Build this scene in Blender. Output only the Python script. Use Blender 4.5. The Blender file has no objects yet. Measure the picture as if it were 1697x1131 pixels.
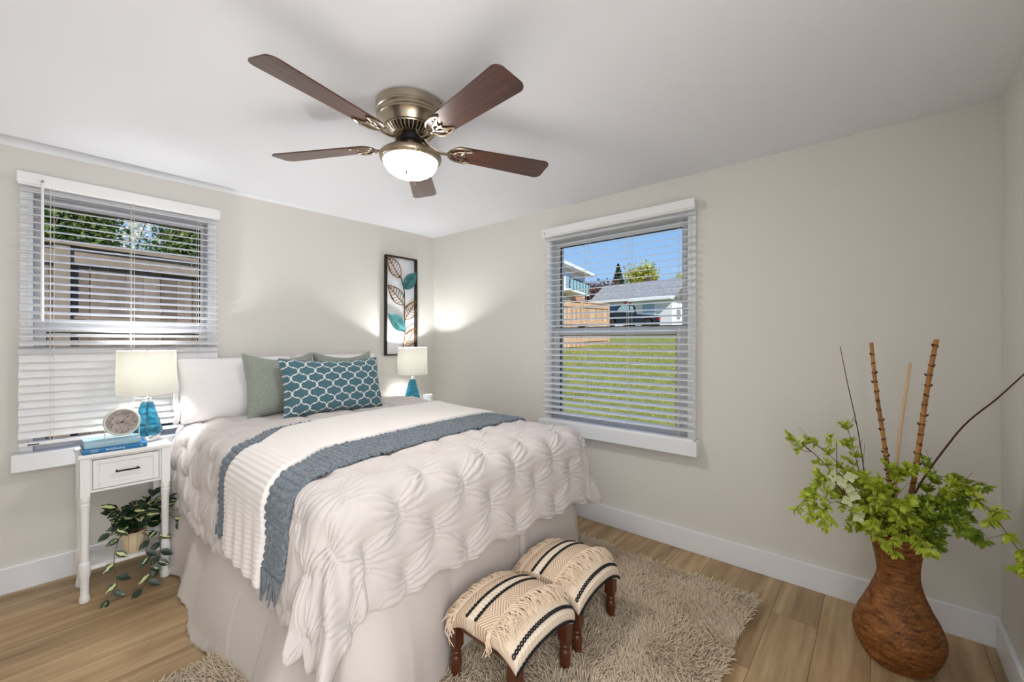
import bpy, math, random
import numpy as np
from mathutils import Matrix, Vector, Euler

# ------------------------------------------------------------------ camera, sky, sun, exposure
S = bpy.context.scene
COL = S.collection
PI = math.pi
cam_d = bpy.data.cameras.new('camera'); cam = bpy.data.objects.new('camera', cam_d); COL.objects.link(cam)
cam_d.sensor_fit = 'HORIZONTAL'; cam_d.sensor_width = 36.0; cam_d.lens = 700.37 / 1697 * 36.0
cam_d.clip_start = 0.02; cam_d.clip_end = 500
_r = Vector((0.65375852, -0.75670063, 0.00198825)); _u = Vector((-0.00134659, 0.00146413, 0.99999802)); _f = Vector((0.756702, 0.6537599, 0.0000618))
m3 = Matrix((_r, _u, -_f)).transposed()
cam.matrix_world = Matrix.Translation((-2.6708, -3.3279, 1.2806)) @ m3.to_4x4()
S.camera = cam
S.view_settings.view_transform = 'Standard'; S.view_settings.look = 'None'
S.view_settings.gamma = 1.0; S.view_settings.use_curve_mapping = False
S.view_settings.exposure = 0.42

W = bpy.data.worlds.new('sky'); S.world = W; W.use_nodes = True
wn = W.node_tree; wn.nodes.clear()
_tc = wn.nodes.new('ShaderNodeTexCoord'); _sx = wn.nodes.new('ShaderNodeSeparateXYZ'); _rp = wn.nodes.new('ShaderNodeValToRGB')
_bg = wn.nodes.new('ShaderNodeBackground'); _wo = wn.nodes.new('ShaderNodeOutputWorld')
_rp.color_ramp.elements[0].position = 0.0; _rp.color_ramp.elements[0].color = (0.40, 0.61, 0.88, 1)
_rp.color_ramp.elements[1].position = 0.5; _rp.color_ramp.elements[1].color = (0.14, 0.35, 0.78, 1)
wn.links.new(_tc.outputs['Generated'], _sx.inputs[0]); wn.links.new(_sx.outputs['Z'], _rp.inputs[0])
wn.links.new(_rp.outputs[0], _bg.inputs[0]); wn.links.new(_bg.outputs[0], _wo.inputs[0])
_bg.inputs[1].default_value = 0.86

def lamp(name, kind, loc, energy, color=(1, 1, 1), **kw):
    d = bpy.data.lights.new(name, kind); d.energy = energy; d.color = color
    for k, v in kw.items(): setattr(d, k, v)
    o = bpy.data.objects.new(name, d); o.location = loc; COL.objects.link(o); return o
sun = lamp('sun', 'SUN', (0, 0, 30), 4.0, (1.0, 0.95, 0.86), angle=0.02)
sun.rotation_euler = Vector((0.45, 0.66, -0.58)).to_track_quat('-Z', 'Y').to_euler()
# added soft fill light behind the camera; the south wall has no opening
rear_fill = lamp('rear_fill_light', 'AREA', (-2.78, -3.70, 1.15), 25, (0.98, 0.99, 1.0), shape='RECTANGLE', size=1.15, size_y=2.0)
rear_fill.rotation_euler = Vector((0, 1, 0)).to_track_quat('-Z', 'Y').to_euler()
FAN_BOWL = 55.0
BEDLAMP_W = 34.0

# ------------------------------------------------------------------ helpers: materials
def lin(c):
    return tuple(((x / 255) / 12.92 if x / 255 <= 0.04045 else ((x / 255 + 0.055) / 1.055) ** 2.4) for x in c)
class NT:
    def __init__(s, m): s.t = m.node_tree; s.n = s.t.nodes
    def new(s, k, **kw):
        n = s.n.new(k)
        for a, v in kw.items(): setattr(n, a, v)
        return n
    def link(s, a, b): s.t.links.new(a, b)
    def math(s, op, a, b=None, c=None):
        n = s.new('ShaderNodeMath', operation=op)
        for i, x in enumerate((a, b, c)):
            if x is None: continue
            if isinstance(x, (int, float)): n.inputs[i].default_value = x
            else: s.link(x, n.inputs[i])
        return n.outputs[0]
    def mix(s, f, a, b, blend='MIX'):
        n = s.new('ShaderNodeMix', data_type='RGBA', blend_type=blend)
        for sock, x in ((n.inputs[0], f), (n.inputs[6], a), (n.inputs[7], b)):
            if isinstance(x, (int, float)): sock.default_value = x
            elif isinstance(x, tuple): sock.default_value = x if len(x) == 4 else (*x, 1)
            else: s.link(x, sock)
        return n.outputs[2]
    def noise(s, vec, scale, detail=4, rough=0.55):
        n = s.new('ShaderNodeTexNoise'); n.inputs['Scale'].default_value = scale; n.inputs['Detail'].default_value = detail
        n.inputs['Roughness'].default_value = rough
        if vec is not None: s.link(vec, n.inputs['Vector'])
        return n.outputs[0]
    def mapping(s, src, scale=(1, 1, 1), rot=(0, 0, 0), loc=(0, 0, 0)):
        n = s.new('ShaderNodeMapping'); n.inputs['Scale'].default_value = scale; n.inputs['Rotation'].default_value = rot
        n.inputs['Location'].default_value = loc; s.link(src, n.inputs[0]); return n.outputs[0]
    def coord(s, k='Object'): return s.new('ShaderNodeTexCoord').outputs[k]
    def ramp(s, f, stops):
        n = s.new('ShaderNodeValToRGB'); e = n.color_ramp.elements
        while len(e) < len(stops): e.new(0.5)
        for el, (p, c) in zip(e, stops): el.position = p; el.color = c if len(c) == 4 else (*c, 1)
        s.link(f, n.inputs[0]); return n.outputs[0]
    def bump(s, h, strength=0.3, dist=0.01):
        n = s.new('ShaderNodeBump'); n.inputs['Strength'].default_value = strength; n.inputs['Distance'].default_value = dist
        s.link(h, n.inputs['Height']); return n.outputs[0]
def mat(name, col, rough=0.5, metal=0.0, spec=0.5, noise=None, bump=None, sheen=0.0, coat=0.0):
    """col: 0-255 sRGB albedo. noise=(scale, amount); bump=(scale, strength, distance)"""
    m = bpy.data.materials.new(name); m.use_nodes = True; t = NT(m); b = t.n['Principled BSDF']
    c = (*lin(col), 1)
    b.inputs['Base Color'].default_value = c; b.inputs['Roughness'].default_value = rough; b.inputs['Metallic'].default_value = metal
    b.inputs['Specular IOR Level'].default_value = spec
    if sheen: b.inputs['Sheen Weight'].default_value = sheen
    if coat: b.inputs['Coat Weight'].default_value = coat
    if noise:
        f = t.noise(t.coord(), noise[0])
        k = noise[1]
        d = tuple(max(0, x * (1 - k)) for x in c[:3]); l = tuple(min(1, x * (1 + k)) for x in c[:3])
        t.link(t.ramp(f, [(0.3, d), (0.7, l)]), b.inputs['Base Color'])
    if bump:
        t.link(t.bump(t.noise(t.coord(), bump[0], 3), bump[1], bump[2]), b.inputs['Normal'])
    m['nt'] = 1
    return m

# ------------------------------------------------------------------ helpers: geometry
class G:
    """collects geometry for ONE mesh"""
    def __init__(s): s.V = []; s.F = []; s.UV = []; s.MI = []; s.n = 0; s.mi = 0
    def add(s, V, F, uv=None):
        V = np.asarray(V, float).reshape(-1, 3); s.V.append(V)
        for f in F: s.F.append([int(i) + s.n for i in f])
        s.MI += [s.mi] * len(F)
        s.UV.append(np.zeros((len(V), 2)) if uv is None else np.asarray(uv, float).reshape(-1, 2))
        s.n += len(V); return s
    def box(s, x0, x1, y0, y1, z0, z1, M=None):
        V = np.array([(x, y, z) for x in (x0, x1) for y in (y0, y1) for z in (z0, z1)], float)
        if M is not None: V = V @ np.array(M.to_3x3()).T + np.array(M.translation)
        return s.add(V, [(0, 1, 3, 2), (4, 6, 7, 5), (0, 4, 5, 1), (2, 3, 7, 6), (0, 2, 6, 4), (1, 5, 7, 3)])
    def tube(s, pts, r, n=8, cap=True, flat=1.0):
        pts = np.asarray(pts, float); k = len(pts)
        r = np.broadcast_to(np.asarray(r, float), (k,))
        T = np.gradient(pts, axis=0); T /= np.linalg.norm(T, axis=1)[:, None] + 1e-12
        up = np.array([0, 0, 1.0]) if abs(T[0][2]) < 0.9 else np.array([1.0, 0, 0])
        V = []; a = np.arange(n) * 2 * PI / n
        A = np.cross(T[0], up); A /= np.linalg.norm(A)
        for i in range(k):
            A = A - T[i] * (A @ T[i]); A /= np.linalg.norm(A) + 1e-12; B = np.cross(T[i], A)
            V.append(pts[i] + r[i] * (np.cos(a)[:, None] * A + flat * np.sin(a)[:, None] * B))
        V = np.concatenate(V); F = []
        for i in range(k - 1):
            for j in range(n):
                F.append((i * n + j, i * n + (j + 1) % n, (i + 1) * n + (j + 1) % n, (i + 1) * n + j))
        if cap: F.append(tuple(range(n))[::-1]); F.append(tuple(range((k - 1) * n, k * n)))
        return s.add(V, F)
    def lathe(s, prof, n=32, c=(0, 0, 0), cap=True, sx=1.0, sy=1.0):
        a = np.arange(n) * 2 * PI / n; V = []
        for r, z in prof: V.append(np.stack([c[0] + sx * r * np.cos(a), c[1] + sy * r * np.sin(a), np.full(n, c[2] + z)], 1))
        k = len(prof); F = []
        for i in range(k - 1):
            for j in range(n): F.append((i * n + j, i * n + (j + 1) % n, (i + 1) * n + (j + 1) % n, (i + 1) * n + j))
        if cap: F.append(tuple(range(n))[::-1]); F.append(tuple(range((k - 1) * n, k * n)))
        uv = np.concatenate([np.stack([a / (2 * PI), np.full(n, i / max(1, k - 1))], 1) for i in range(k)])
        return s.add(np.concatenate(V), F, uv)
    def grid(s, P, uv=None, wrap=False, flip=False):
        n, m = P.shape[:2]; idx = np.arange(n * m).reshape(n, m)
        if wrap: idx = np.concatenate([idx, idx[:1]], 0)
        a, b, c, d = idx[:-1, :-1], idx[1:, :-1], idx[1:, 1:], idx[:-1, 1:]
        F = np.stack([a, b, c, d], -1).reshape(-1, 4)
        if flip: F = F[:, ::-1]
        if uv is None:
            uu, vv = np.meshgrid(np.linspace(0, 1, n), np.linspace(0, 1, m), indexing='ij'); uv = np.stack([uu, vv], -1)
        return s.add(P.reshape(-1, 3), F.tolist(), uv.reshape(-1, 2))
    def prism(s, poly, h, M=None):
        """2-D outline (x,y) extruded from z=0 to z=h, then moved by M"""
        n = len(poly); V = np.array([(x, y, 0) for x, y in poly] + [(x, y, h) for x, y in poly], float)
        if M is not None: V = V @ np.array(M.to_3x3()).T + np.array(M.translation)
        F = [tuple(range(n))[::-1], tuple(range(n, 2 * n))] + [(i, (i + 1) % n, n + (i + 1) % n, n + i) for i in range(n)]
        return s.add(V, F)
    def arrays(s): return np.concatenate(s.V), s.F, np.concatenate(s.UV)
    def xf(s, M):
        R = np.array(M.to_3x3()); t = np.array(M.translation); s.V = [v @ R.T + t for v in s.V]; return s

ORIGIN = {}
def quick_mesh(name, V, F, UV=None, MI=None, smooth=True):
    me = bpy.data.meshes.new(name)
    V = np.asarray(V, np.float32)
    if isinstance(F, np.ndarray):
        nf, k = F.shape; lt = np.full(nf, k, np.int32); flat = F.astype(np.int32).ravel()
    else:
        lt = np.array([len(f) for f in F], np.int32); flat = np.fromiter((i for f in F for i in f), np.int32)
        nf = len(F)
    me.vertices.add(len(V)); me.vertices.foreach_set('co', V.ravel())
    me.loops.add(len(flat)); me.loops.foreach_set('vertex_index', flat)
    me.polygons.add(nf); ls = np.zeros(nf, np.int32); ls[1:] = np.cumsum(lt)[:-1]
    me.polygons.foreach_set('loop_start', ls); me.polygons.foreach_set('loop_total', lt)
    if UV is not None:
        uvl = me.uv_layers.new(name='UVMap'); uvl.data.foreach_set('uv', np.asarray(UV, np.float32)[flat].ravel())
    if MI is not None: me.polygons.foreach_set('material_index', np.asarray(MI, np.int32))
    me.polygons.foreach_set('use_smooth', np.full(nf, bool(smooth)))
    me.update(calc_edges=True); me.validate()
    return me
def part(name, g, m, parent=None, smooth=True, bevel=0.0, angle=40, world=False, label=None, kind=None, sub=0, solid=0):
    V, F, UV = g.arrays()
    if world and parent is not None: V = V - np.array(ORIGIN[parent.name])
    me = quick_mesh(name, V, F, UV, g.MI, smooth)
    for x in (m if isinstance(m, (list, tuple)) else [m]): me.materials.append(x)
    o = bpy.data.objects.new(name, me); COL.objects.link(o)
    if parent is not None:
        o.parent = parent; ORIGIN[o.name] = ORIGIN.get(parent.name, (0, 0, 0))
    else: ORIGIN[o.name] = (0, 0, 0)
    if solid:
        s_ = o.modifiers.new('solid', 'SOLIDIFY'); s_.thickness = solid; s_.offset = 0
    if bevel:
        b = o.modifiers.new('bevel', 'BEVEL'); b.width = bevel; b.segments = 2; b.limit_method = 'ANGLE'; b.angle_limit = math.radians(35)
        b.harden_normals = False
    if sub:
        b = o.modifiers.new('sub', 'SUBSURF'); b.levels = sub; b.render_levels = sub
    if smooth:
        try: me.set_sharp_from_angle(angle=math.radians(angle))
        except Exception: pass
    if label: o['label'] = label
    if kind: o['kind'] = kind
    return o
def tag(o, label, cat, group=None, kind=None):
    o['label'] = label; o['category'] = cat
    if group: o['group'] = group
    if kind: o['kind'] = kind
    return o
def thing(name, label, cat, loc=(0, 0, 0), rz=0.0, group=None):
    o = bpy.data.objects.new(name, None); COL.objects.link(o); o.empty_display_size = 0.05
    o.location = loc; o.rotation_euler = (0, 0, rz); ORIGIN[o.name] = tuple(loc)
    return tag(o, label, cat, group)
def solo(name, g, m, label, cat, loc=None, group=None, **kw):
    """a thing that is one mesh; g in world coordinates, origin put at loc"""
    if loc is not None: g.xf(Matrix.Translation(-Vector(loc)))
    o = part(name, g, m, None, **kw)
    if loc is not None: o.location = loc
    return tag(o, label, cat, group)
def structure(name, g, m, parent=None, **kw):
    o = part(name, g, m, parent, **kw)
    if parent is None: o['kind'] = 'structure'
    return o
def kids(o): return [c for c in bpy.data.objects if c.parent == o]
def dup(root, loc, rz=None, label=None):
    r = root.copy(); COL.objects.link(r); r.location = loc
    if rz is not None: r.rotation_euler = (0, 0, rz)
    if label: r['label'] = label
    for ch in kids(root):
        c = ch.copy(); COL.objects.link(c); c.parent = r
        for g_ in kids(ch):
            d = g_.copy(); COL.objects.link(d); d.parent = c
    return r
def rotz(a): return Matrix.Rotation(a, 4, 'Z')
def bez(p0, p1, p2, n=12):
    t = np.linspace(0, 1, n)[:, None]; p0, p1, p2 = map(lambda p: np.array(p, float), (p0, p1, p2))
    return (1 - t) ** 2 * p0 + 2 * t * (1 - t) * p1 + t ** 2 * p2
def spline(pts, n=24):
    pts = np.array(pts, float); k = len(pts)
    P = np.concatenate([[2 * pts[0] - pts[1]], pts, [2 * pts[-1] - pts[-2]]]); out = []
    for t in np.linspace(0, k - 1 - 1e-6, n):
        i = int(t); f = t - i; a, b, c, d = P[i:i + 4]
        out.append(0.5 * (2 * b + (c - a) * f + (2 * a - 5 * b + 4 * c - d) * f * f + (3 * b - a - 3 * c + d) * f ** 3))
    return np.array(out)
def smooth_noise(x, y, seed=0, octs=3):
    rs = np.random.RandomState(seed); out = 0
    for o in range(octs):
        for k in range(3):
            a = rs.uniform(0, 2 * PI); fr = 2 ** o * rs.uniform(0.7, 1.3)
            out = out + np.sin((x * math.cos(a) + y * math.sin(a)) * fr + rs.uniform(0, 6.28)) / 2 ** o
    return out / 3

# ------------------------------------------------------------------ materials
M_wall = mat('greige_wall_paint', (221, 219, 213), 0.85, spec=0.2, bump=(60, 0.06, 0.002))
M_ceil = mat('ceiling_paint', (240, 242, 248), 0.9, spec=0.15, bump=(40, 0.05, 0.002))
M_trim = mat('white_trim_paint', (233, 235, 240), 0.42, spec=0.4)
M_vinyl = mat('white_vinyl_sash', (205, 207, 212), 0.45)
M_slat = mat('white_faux_wood_slat', (236, 236, 238), 0.42, spec=0.4)
M_cord = mat('white_cord', (222, 220, 214), 0.8)
M_bronze = mat('dark_window_gasket', (70, 62, 50), 0.6)
M_white = mat('white_painted_wood', (240, 240, 240), 0.38, spec=0.4)
M_black = mat('matt_black_metal', (24, 24, 26), 0.45, metal=0.4)
M_nickel = mat('brushed_nickel', (180, 168, 150), 0.28, metal=1.0, noise=(8, 0.08))
M_nickel2 = mat('polished_nickel', (166, 152, 134), 0.3, metal=1.0)
M_dark = mat('dark_motor', (14, 13, 13), 0.6)
M_chrome = mat('clear_acrylic_collar', (215, 220, 225), 0.15, metal=0.85)

def floor_material():
    m = bpy.data.materials.new('oak_plank_floor'); m.use_nodes = True; t = NT(m); b = t.n['Principled BSDF']
    co = t.coord('Object')
    br = t.new('ShaderNodeTexBrick'); br.offset = 0.37; br.offset_frequency = 2; br.squash = 1.0
    br.inputs['Scale'].default_value = 1.0; br.inputs['Brick Width'].default_value = 1.25; br.inputs['Row Height'].default_value = 0.18
    br.inputs['Mortar Size'].default_value = 0.0012; br.inputs['Mortar Smooth'].default_value = 0.3; br.inputs['Bias'].default_value = 0.0
    br.inputs['Color1'].default_value = (0, 0, 0, 1); br.inputs['Color2'].default_value = (1, 1, 1, 1); br.inputs['Mortar'].default_value = (0.5, 0.5, 0.5, 1)
    t.link(t.mapping(co, loc=(0.35, 0.07, 0)), br.inputs[0])
    rnd = br.outputs[0]
    off = t.new('ShaderNodeVectorMath', operation='MULTIPLY_ADD'); t.link(rnd, off.inputs[0]); off.inputs[1].default_value = (7, 3, 0); t.link(co, off.inputs[2])
    g1 = t.noise(t.mapping(off.outputs[0], (1.0, 13, 1)), 1.0, 8, 0.66)
    g2 = t.noise(t.mapping(off.outputs[0], (3.0, 70, 1)), 1.0, 4, 0.6)
    big = t.noise(t.mapping(off.outputs[0], (1.1, 5, 1)), 1.0, 3, 0.5)
    base = t.ramp(g1, [(0.30, lin((104, 84, 60))), (0.43, lin((156, 130, 96))), (0.56, lin((190, 165, 128))), (0.70, lin((214, 194, 160)))])
    base = t.mix(t.math('MULTIPLY', g2, 0.35), base, lin((150, 116, 80)))
    base = t.mix(t.math('MULTIPLY', big, 0.4), base, lin((198, 168, 128)))
    tone = t.ramp(rnd, [(0.0, (0.80, 0.79, 0.77)), (0.5, (0.96, 0.95, 0.92)), (1.0, (1.08, 1.04, 1.0))])
    base = t.mix(1.0, base, tone, 'MULTIPLY')
    # dark rustic cracks
    cr = t.noise(t.mapping(off.outputs[0], (2.2, 26, 1), loc=(3, 9, 0)), 1.0, 6, 0.7)
    cm = t.ramp(cr, [(0.63, (0, 0, 0)), (0.72, (1, 1, 1))])
    base = t.mix(t.math('MULTIPLY', cm, 0.6), base, lin((84, 60, 40)))
    base = t.mix(br.outputs['Fac'], base, lin((92, 68, 46)))
    t.link(base, b.inputs['Base Color']); b.inputs['Roughness'].default_value = 0.42; b.inputs['Specular IOR Level'].default_value = 0.35
    t.link(t.bump(t.math('SUBTRACT', g2, t.math('MULTIPLY', br.outputs['Fac'], 3)), 0.12, 0.002), b.inputs['Normal'])
    return m
M_floor = floor_material()

def glass_pane_material():
    m = bpy.data.materials.new('window_glass'); m.use_nodes = True; t = NT(m); t.n.clear()
    o = t.new('ShaderNodeOutputMaterial'); tr = t.new('ShaderNodeBsdfTransparent'); tr.inputs[0].default_value = (0.96, 0.97, 0.97, 1)
    gl = t.new('ShaderNodeBsdfGlossy'); gl.inputs['Roughness'].default_value = 0.02
    fr = t.new('ShaderNodeFresnel'); fr.inputs[0].default_value = 1.05
    mx = t.new('ShaderNodeMixShader'); t.link(fr.outputs[0], mx.inputs[0]); t.link(tr.outputs[0], mx.inputs[1]); t.link(gl.outputs[0], mx.inputs[2]); t.link(mx.outputs[0], o.inputs[0])
    return m
M_glass = glass_pane_material()

# ------------------------------------------------------------------ room shell
H = 2.30; XW = -3.4; YS = -3.72; TH = 0.16
WL = dict(s0=-2.640, s1=-1.878, z0=0.685, z1=2.045)     # opening in the bed wall (s = x)
WR = dict(s0=-2.458, s1=-1.428, z0=0.665, z1=2.045)     # opening in the right-hand wall (s = y)
g = G(); g.box(XW - TH, TH, YS - TH, TH, -0.12, 0); structure('floor', g, M_floor, smooth=False)
g = G(); g.box(XW - TH, TH, YS - TH, TH, H, H + 0.16); structure('ceiling', g, M_ceil, smooth=False)
def holed(s0, s1, w, n0, n1, T):
    g = G()
    for a, b, c, d in ((s0, w['s0'], 0, H), (w['s1'], s1, 0, H), (w['s0'], w['s1'], 0, w['z0']), (w['s0'], w['s1'], w['z1'], H)):
        if T: g.box(a, b, n0, n1, c, d)
        else: g.box(n0, n1, a, b, c, d)
    return g
structure('wall_north', holed(XW - TH, 0, WL, 0, TH, True), M_wall, smooth=False)
structure('wall_east', holed(YS, TH, WR, 0, TH, False), M_wall, smooth=False)
g = G(); g.box(XW, TH, YS - TH, YS, 0, H); structure('wall_south', g, M_wall, smooth=False)
g = G(); g.box(XW - TH, XW, YS - TH, 0, 0, H); structure('wall_west', g, M_wall, smooth=False)
BH = 0.13; BT = 0.016
g = G(); g.box(XW, 0, -BT, 0, 0, BH); structure('baseboard_north', g, M_trim, smooth=False, bevel=0.003)
g = G(); g.box(-BT, 0, YS, -BT, 0, BH); structure('baseboard_east', g, M_trim, smooth=False, bevel=0.003)
g = G(); g.box(XW, -BT, YS, YS + BT, 0, BH); structure('baseboard_south', g, M_trim, smooth=False, bevel=0.003)
# sagging plaster edge where the ceiling meets the bed wall (tapers towards the corner)
g = G(); n = 30; P = np.zeros((n, 6, 3))
for i, x in enumerate(np.linspace(XW, -0.5, n)):
    k = max(0.02, min(1, (-0.5 - x) / 2.2)) * 0.034
    for j in range(6):
        a = j / 5 * PI / 2; P[i, j] = (x, -k * 1.5 * (1 - math.sin(a)) - 0.0005, H - 0.0005 - k * (1 - math.cos(a)))
g.grid(P); structure('trim_1', g, M_ceil)

# ------------------------------------------------------------------ windows (s along the wall, n into the room)
def TL(V): V = np.asarray(V, float); return np.stack([V[:, 0], -V[:, 1], V[:, 2]], 1)
def TR(V): V = np.asarray(V, float); return np.stack([-V[:, 1], V[:, 0], V[:, 2]], 1)
def wbox(g, T, s0, s1, n0, n1, z0, z1):
    b = G().box(s0, s1, n0, n1, z0, z1); V, F, _ = b.arrays()
    g.add(T(V), F)      # mirrored transforms only flip winding, which closed boxes do not mind
def make_window(idx, T, w, casing_out, glass_up, glass_lo, rail):
    root = bpy.data.objects.new('window_%d' % idx, None); COL.objects.link(root); root['kind'] = 'structure'; ORIGIN[root.name] = (0, 0, 0)
    s0, s1, z0, z1 = w['s0'], w['s1'], w['z0'], w['z1']; c0, c1 = casing_out
    g = G()   # casing boards round the opening, on the room side
    wbox(g, T, c0, s0 + 0.004, 0, 0.020, z0 + 0.0205, z1); wbox(g, T, s1 - 0.004, c1, 0, 0.020, z0 + 0.0205, z1); wbox(g, T, c0, c1, 0, 0.020, z1 + 0.0003, 2.10)
    wbox(g, T, s0 - 0.016, s0 + 0.004, 0.018, 0.026, z0 + 0.02, z1); wbox(g, T, s1 - 0.004, s1 + 0.016, 0.018, 0.026, z0 + 0.02, z1)
    part('casing', g, M_trim, root, smooth=False, bevel=0.002)
    g = G()   # jamb lining
    wbox(g, T, s0 - 0.001, s0 + 0.006, -0.15, 0.0, z0, z1); wbox(g, T, s1 - 0.006, s1 + 0.001, -0.15, 0.0, z0, z1); wbox(g, T, s0, s1, -0.15, 0, z1 - 0.006, z1 + 0.001)
    wbox(g, T, s0, s1, -0.15, 0, z0, z0 + 0.012)
    part('jamb', g, M_vinyl, root, smooth=False)
    a0, a1, b0, b1 = glass_up; e0, e1, f0, f1 = glass_lo
    def sash(name, n0, n1, S0, S1, Z0, Z1, gl):
        g = G(); wbox(g, T, S0, gl[0], n0, n1, Z0, Z1); wbox(g, T, gl[1], S1, n0, n1, Z0, Z1)
        wbox(g, T, gl[0], gl[1], n0, n1 - 0.0004, Z0, gl[2]); wbox(g, T, gl[0], gl[1], n0, n1 - 0.0004, gl[3], Z1)
        o = part(name, g, M_vinyl, root, smooth=False, bevel=0.003)
        k = G(); q = 0.005
        for r in ((gl[0], gl[0] + q, gl[2], gl[3]), (gl[1] - q, gl[1], gl[2], gl[3]), (gl[0] + q, gl[1] - q, gl[2], gl[2] + q), (gl[0] + q, gl[1] - q, gl[3] - q, gl[3])):
            wbox(k, T, r[0], r[1], (n0 + n1) / 2 - 0.006, (n0 + n1) / 2 + 0.010, r[2], r[3])
        part('gasket', k, M_bronze, o, smooth=False)
        p = G(); nn = (n0 + n1) / 2; wbox(p, T, gl[0] + 0.001, gl[1] - 0.001, nn - 0.002, nn + 0.002, gl[2] + 0.001, gl[3] - 0.001)
        part('pane', p, M_glass, o, smooth=False)
        return o
    sash('upper_sash', -0.085, -0.05, s0 + 0.006, s1 - 0.006, rail[0], z1 - 0.006, (a0, a1, b0, b1))
    lo = sash('lower_sash', -0.05, -0.012, s0 + 0.006, s1 - 0.006, z0 + 0.012, rail[1], (e0, e1, f0, f1))
    g = G()
    for k in (0.22, 0.75): wbox(g, T, s0 + (s1 - s0) * k - 0.03, s0 + (s1 - s0) * k + 0.03, -0.03, -0.008, rail[1] - 0.002, rail[1] + 0.012)
    part('sash_lock', g, M_bronze, lo, smooth=False, bevel=0.002)
    g = G(); wbox(g, T, c0 - 0.028, c1 + 0.028, 0.0, 0.088, z0 - 0.068, z0 + 0.02); wbox(g, T, s0, s1, -0.05, 0.01, z0 - 0.01, z0 + 0.02)
    part('sill', g, M_trim, root, smooth=False, bevel=0.004)
    return root
make_window(1, TL, WL, (-2.682, -1.836), (-2.604, -1.904, 1.385, 2.006), (-2.590, -1.920, 0.745, 1.325), (1.345, 1.385))
make_window(2, TR, WR, (-2.500, -1.388), (-2.398, -1.466, 1.381, 2.006), (-2.372, -1.490, 0.735, 1.325), (1.345, 1.379))

def make_blind(T, s0, s1, ztop, zbot, tilt, cords, wand_s, label, pitch, handed):
    root = thing('window_blind', label, 'window blind', tuple(T([((s0 + s1) / 2, 0.06, zbot)])[0])); w = True
    g = G(); wbox(g, T, s0 - 0.004, s1 + 0.004, 0.028, 0.078, ztop - 0.062, ztop); wbox(g, T, s0 - 0.008, s1 + 0.008, 0.074, 0.088, ztop - 0.054, ztop + 0.002)
    part('valance', g, M_slat, root, world=True, smooth=False, bevel=0.004)
    n = int((ztop - 0.075 - zbot - 0.03) / pitch); g = G()
    for i in range(n):
        z = ztop - 0.085 - pitch * i
        if z < zbot + 0.03: break
        a = math.radians(tilt(z)); c, s_ = math.cos(a), math.sin(a); h = 0.0245; t = 0.0014
        sec = []
        for u, tt in ((-h, -t), (-h, t), (0, t + 0.0012), (h, t), (h, -t), (0, -t + 0.0012)):
            sec.append((0.054 + u * c - tt * s_, z - u * s_ + tt * c))     # +u = room side, lower when tilted
        jit = 0.0015 * math.sin(i * 2.3)
        V = [(s0 + jit, n_, z_) for n_, z_ in sec] + [(s1 + jit, n_, z_) for n_, z_ in sec]
        F = [(0, 1, 2, 3, 4, 5), (11, 10, 9, 8, 7, 6)] + [(k, (k + 1) % 6, 6 + (k + 1) % 6, 6 + k) for k in range(6)]
        g.add(T(V), F)
    part('slats', g, M_slat, root, world=True, smooth=False)
    g = G(); wbox(g, T, s0, s1, 0.030, 0.080, zbot, zbot + 0.018); part('bottom_rail', g, M_slat, root, world=True, smooth=False, bevel=0.003)
    for cs in cords:
        g = G()
        for nn in (0.030, 0.078): g.tube(T([(cs, nn, ztop - 0.06), (cs, nn, zbot + 0.01)]), 0.0011, 5)
        g.tube(T([(cs + 0.012, 0.079, ztop - 0.06), (cs + 0.012, 0.079, zbot + 0.01)]), 0.0010, 5)
        part('ladder_cord', g, M_cord, root, world=True)
    g = G(); g.tube(T([(wand_s, 0.092, ztop - 0.04), (wand_s, 0.094, ztop - 0.06), (wand_s, 0.094, ztop - 0.75)]), [0.003, 0.0055, 0.0065] if handed else 0.002, 8)
    wd = part('tilt_wand', g, M_slat, root, world=True)
    g = G(); c = T([(wand_s, 0.090, ztop - 0.035)])[0]; g.lathe([(0.004, -0.006), (0.006, 0), (0.004, 0.006)], 10, c); part('wand_hook', g, M_nickel2, wd, world=True)
    return root
make_blind(TL, -2.685, -1.836, 2.128, 0.742, lambda z: 17 if z > 1.30 else (28 if z > 1.235 else (45 if z > 1.19 else 66)), (-2.577, -2.262, -1.945), -2.606,
           'white slatted blind over the window beside the nightstand, lower slats closed', 0.0388, True)
make_blind(TR, -2.505, -1.398, 2.128, 0.680, lambda z: 13, (-1.779, -2.097, -2.425), -1.42,
           'white slatted blind with open slats over the lawn-facing window', 0.0432, False)
bl = [o for o in bpy.data.objects if o.name.startswith('window_blind')][0]
g = G(); wbox(g, TL, -2.655, -2.615, 0.0805, 0.0815, 0.746, 0.752); part('maker_tag', g, M_dark, bl, world=True, smooth=False)

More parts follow.
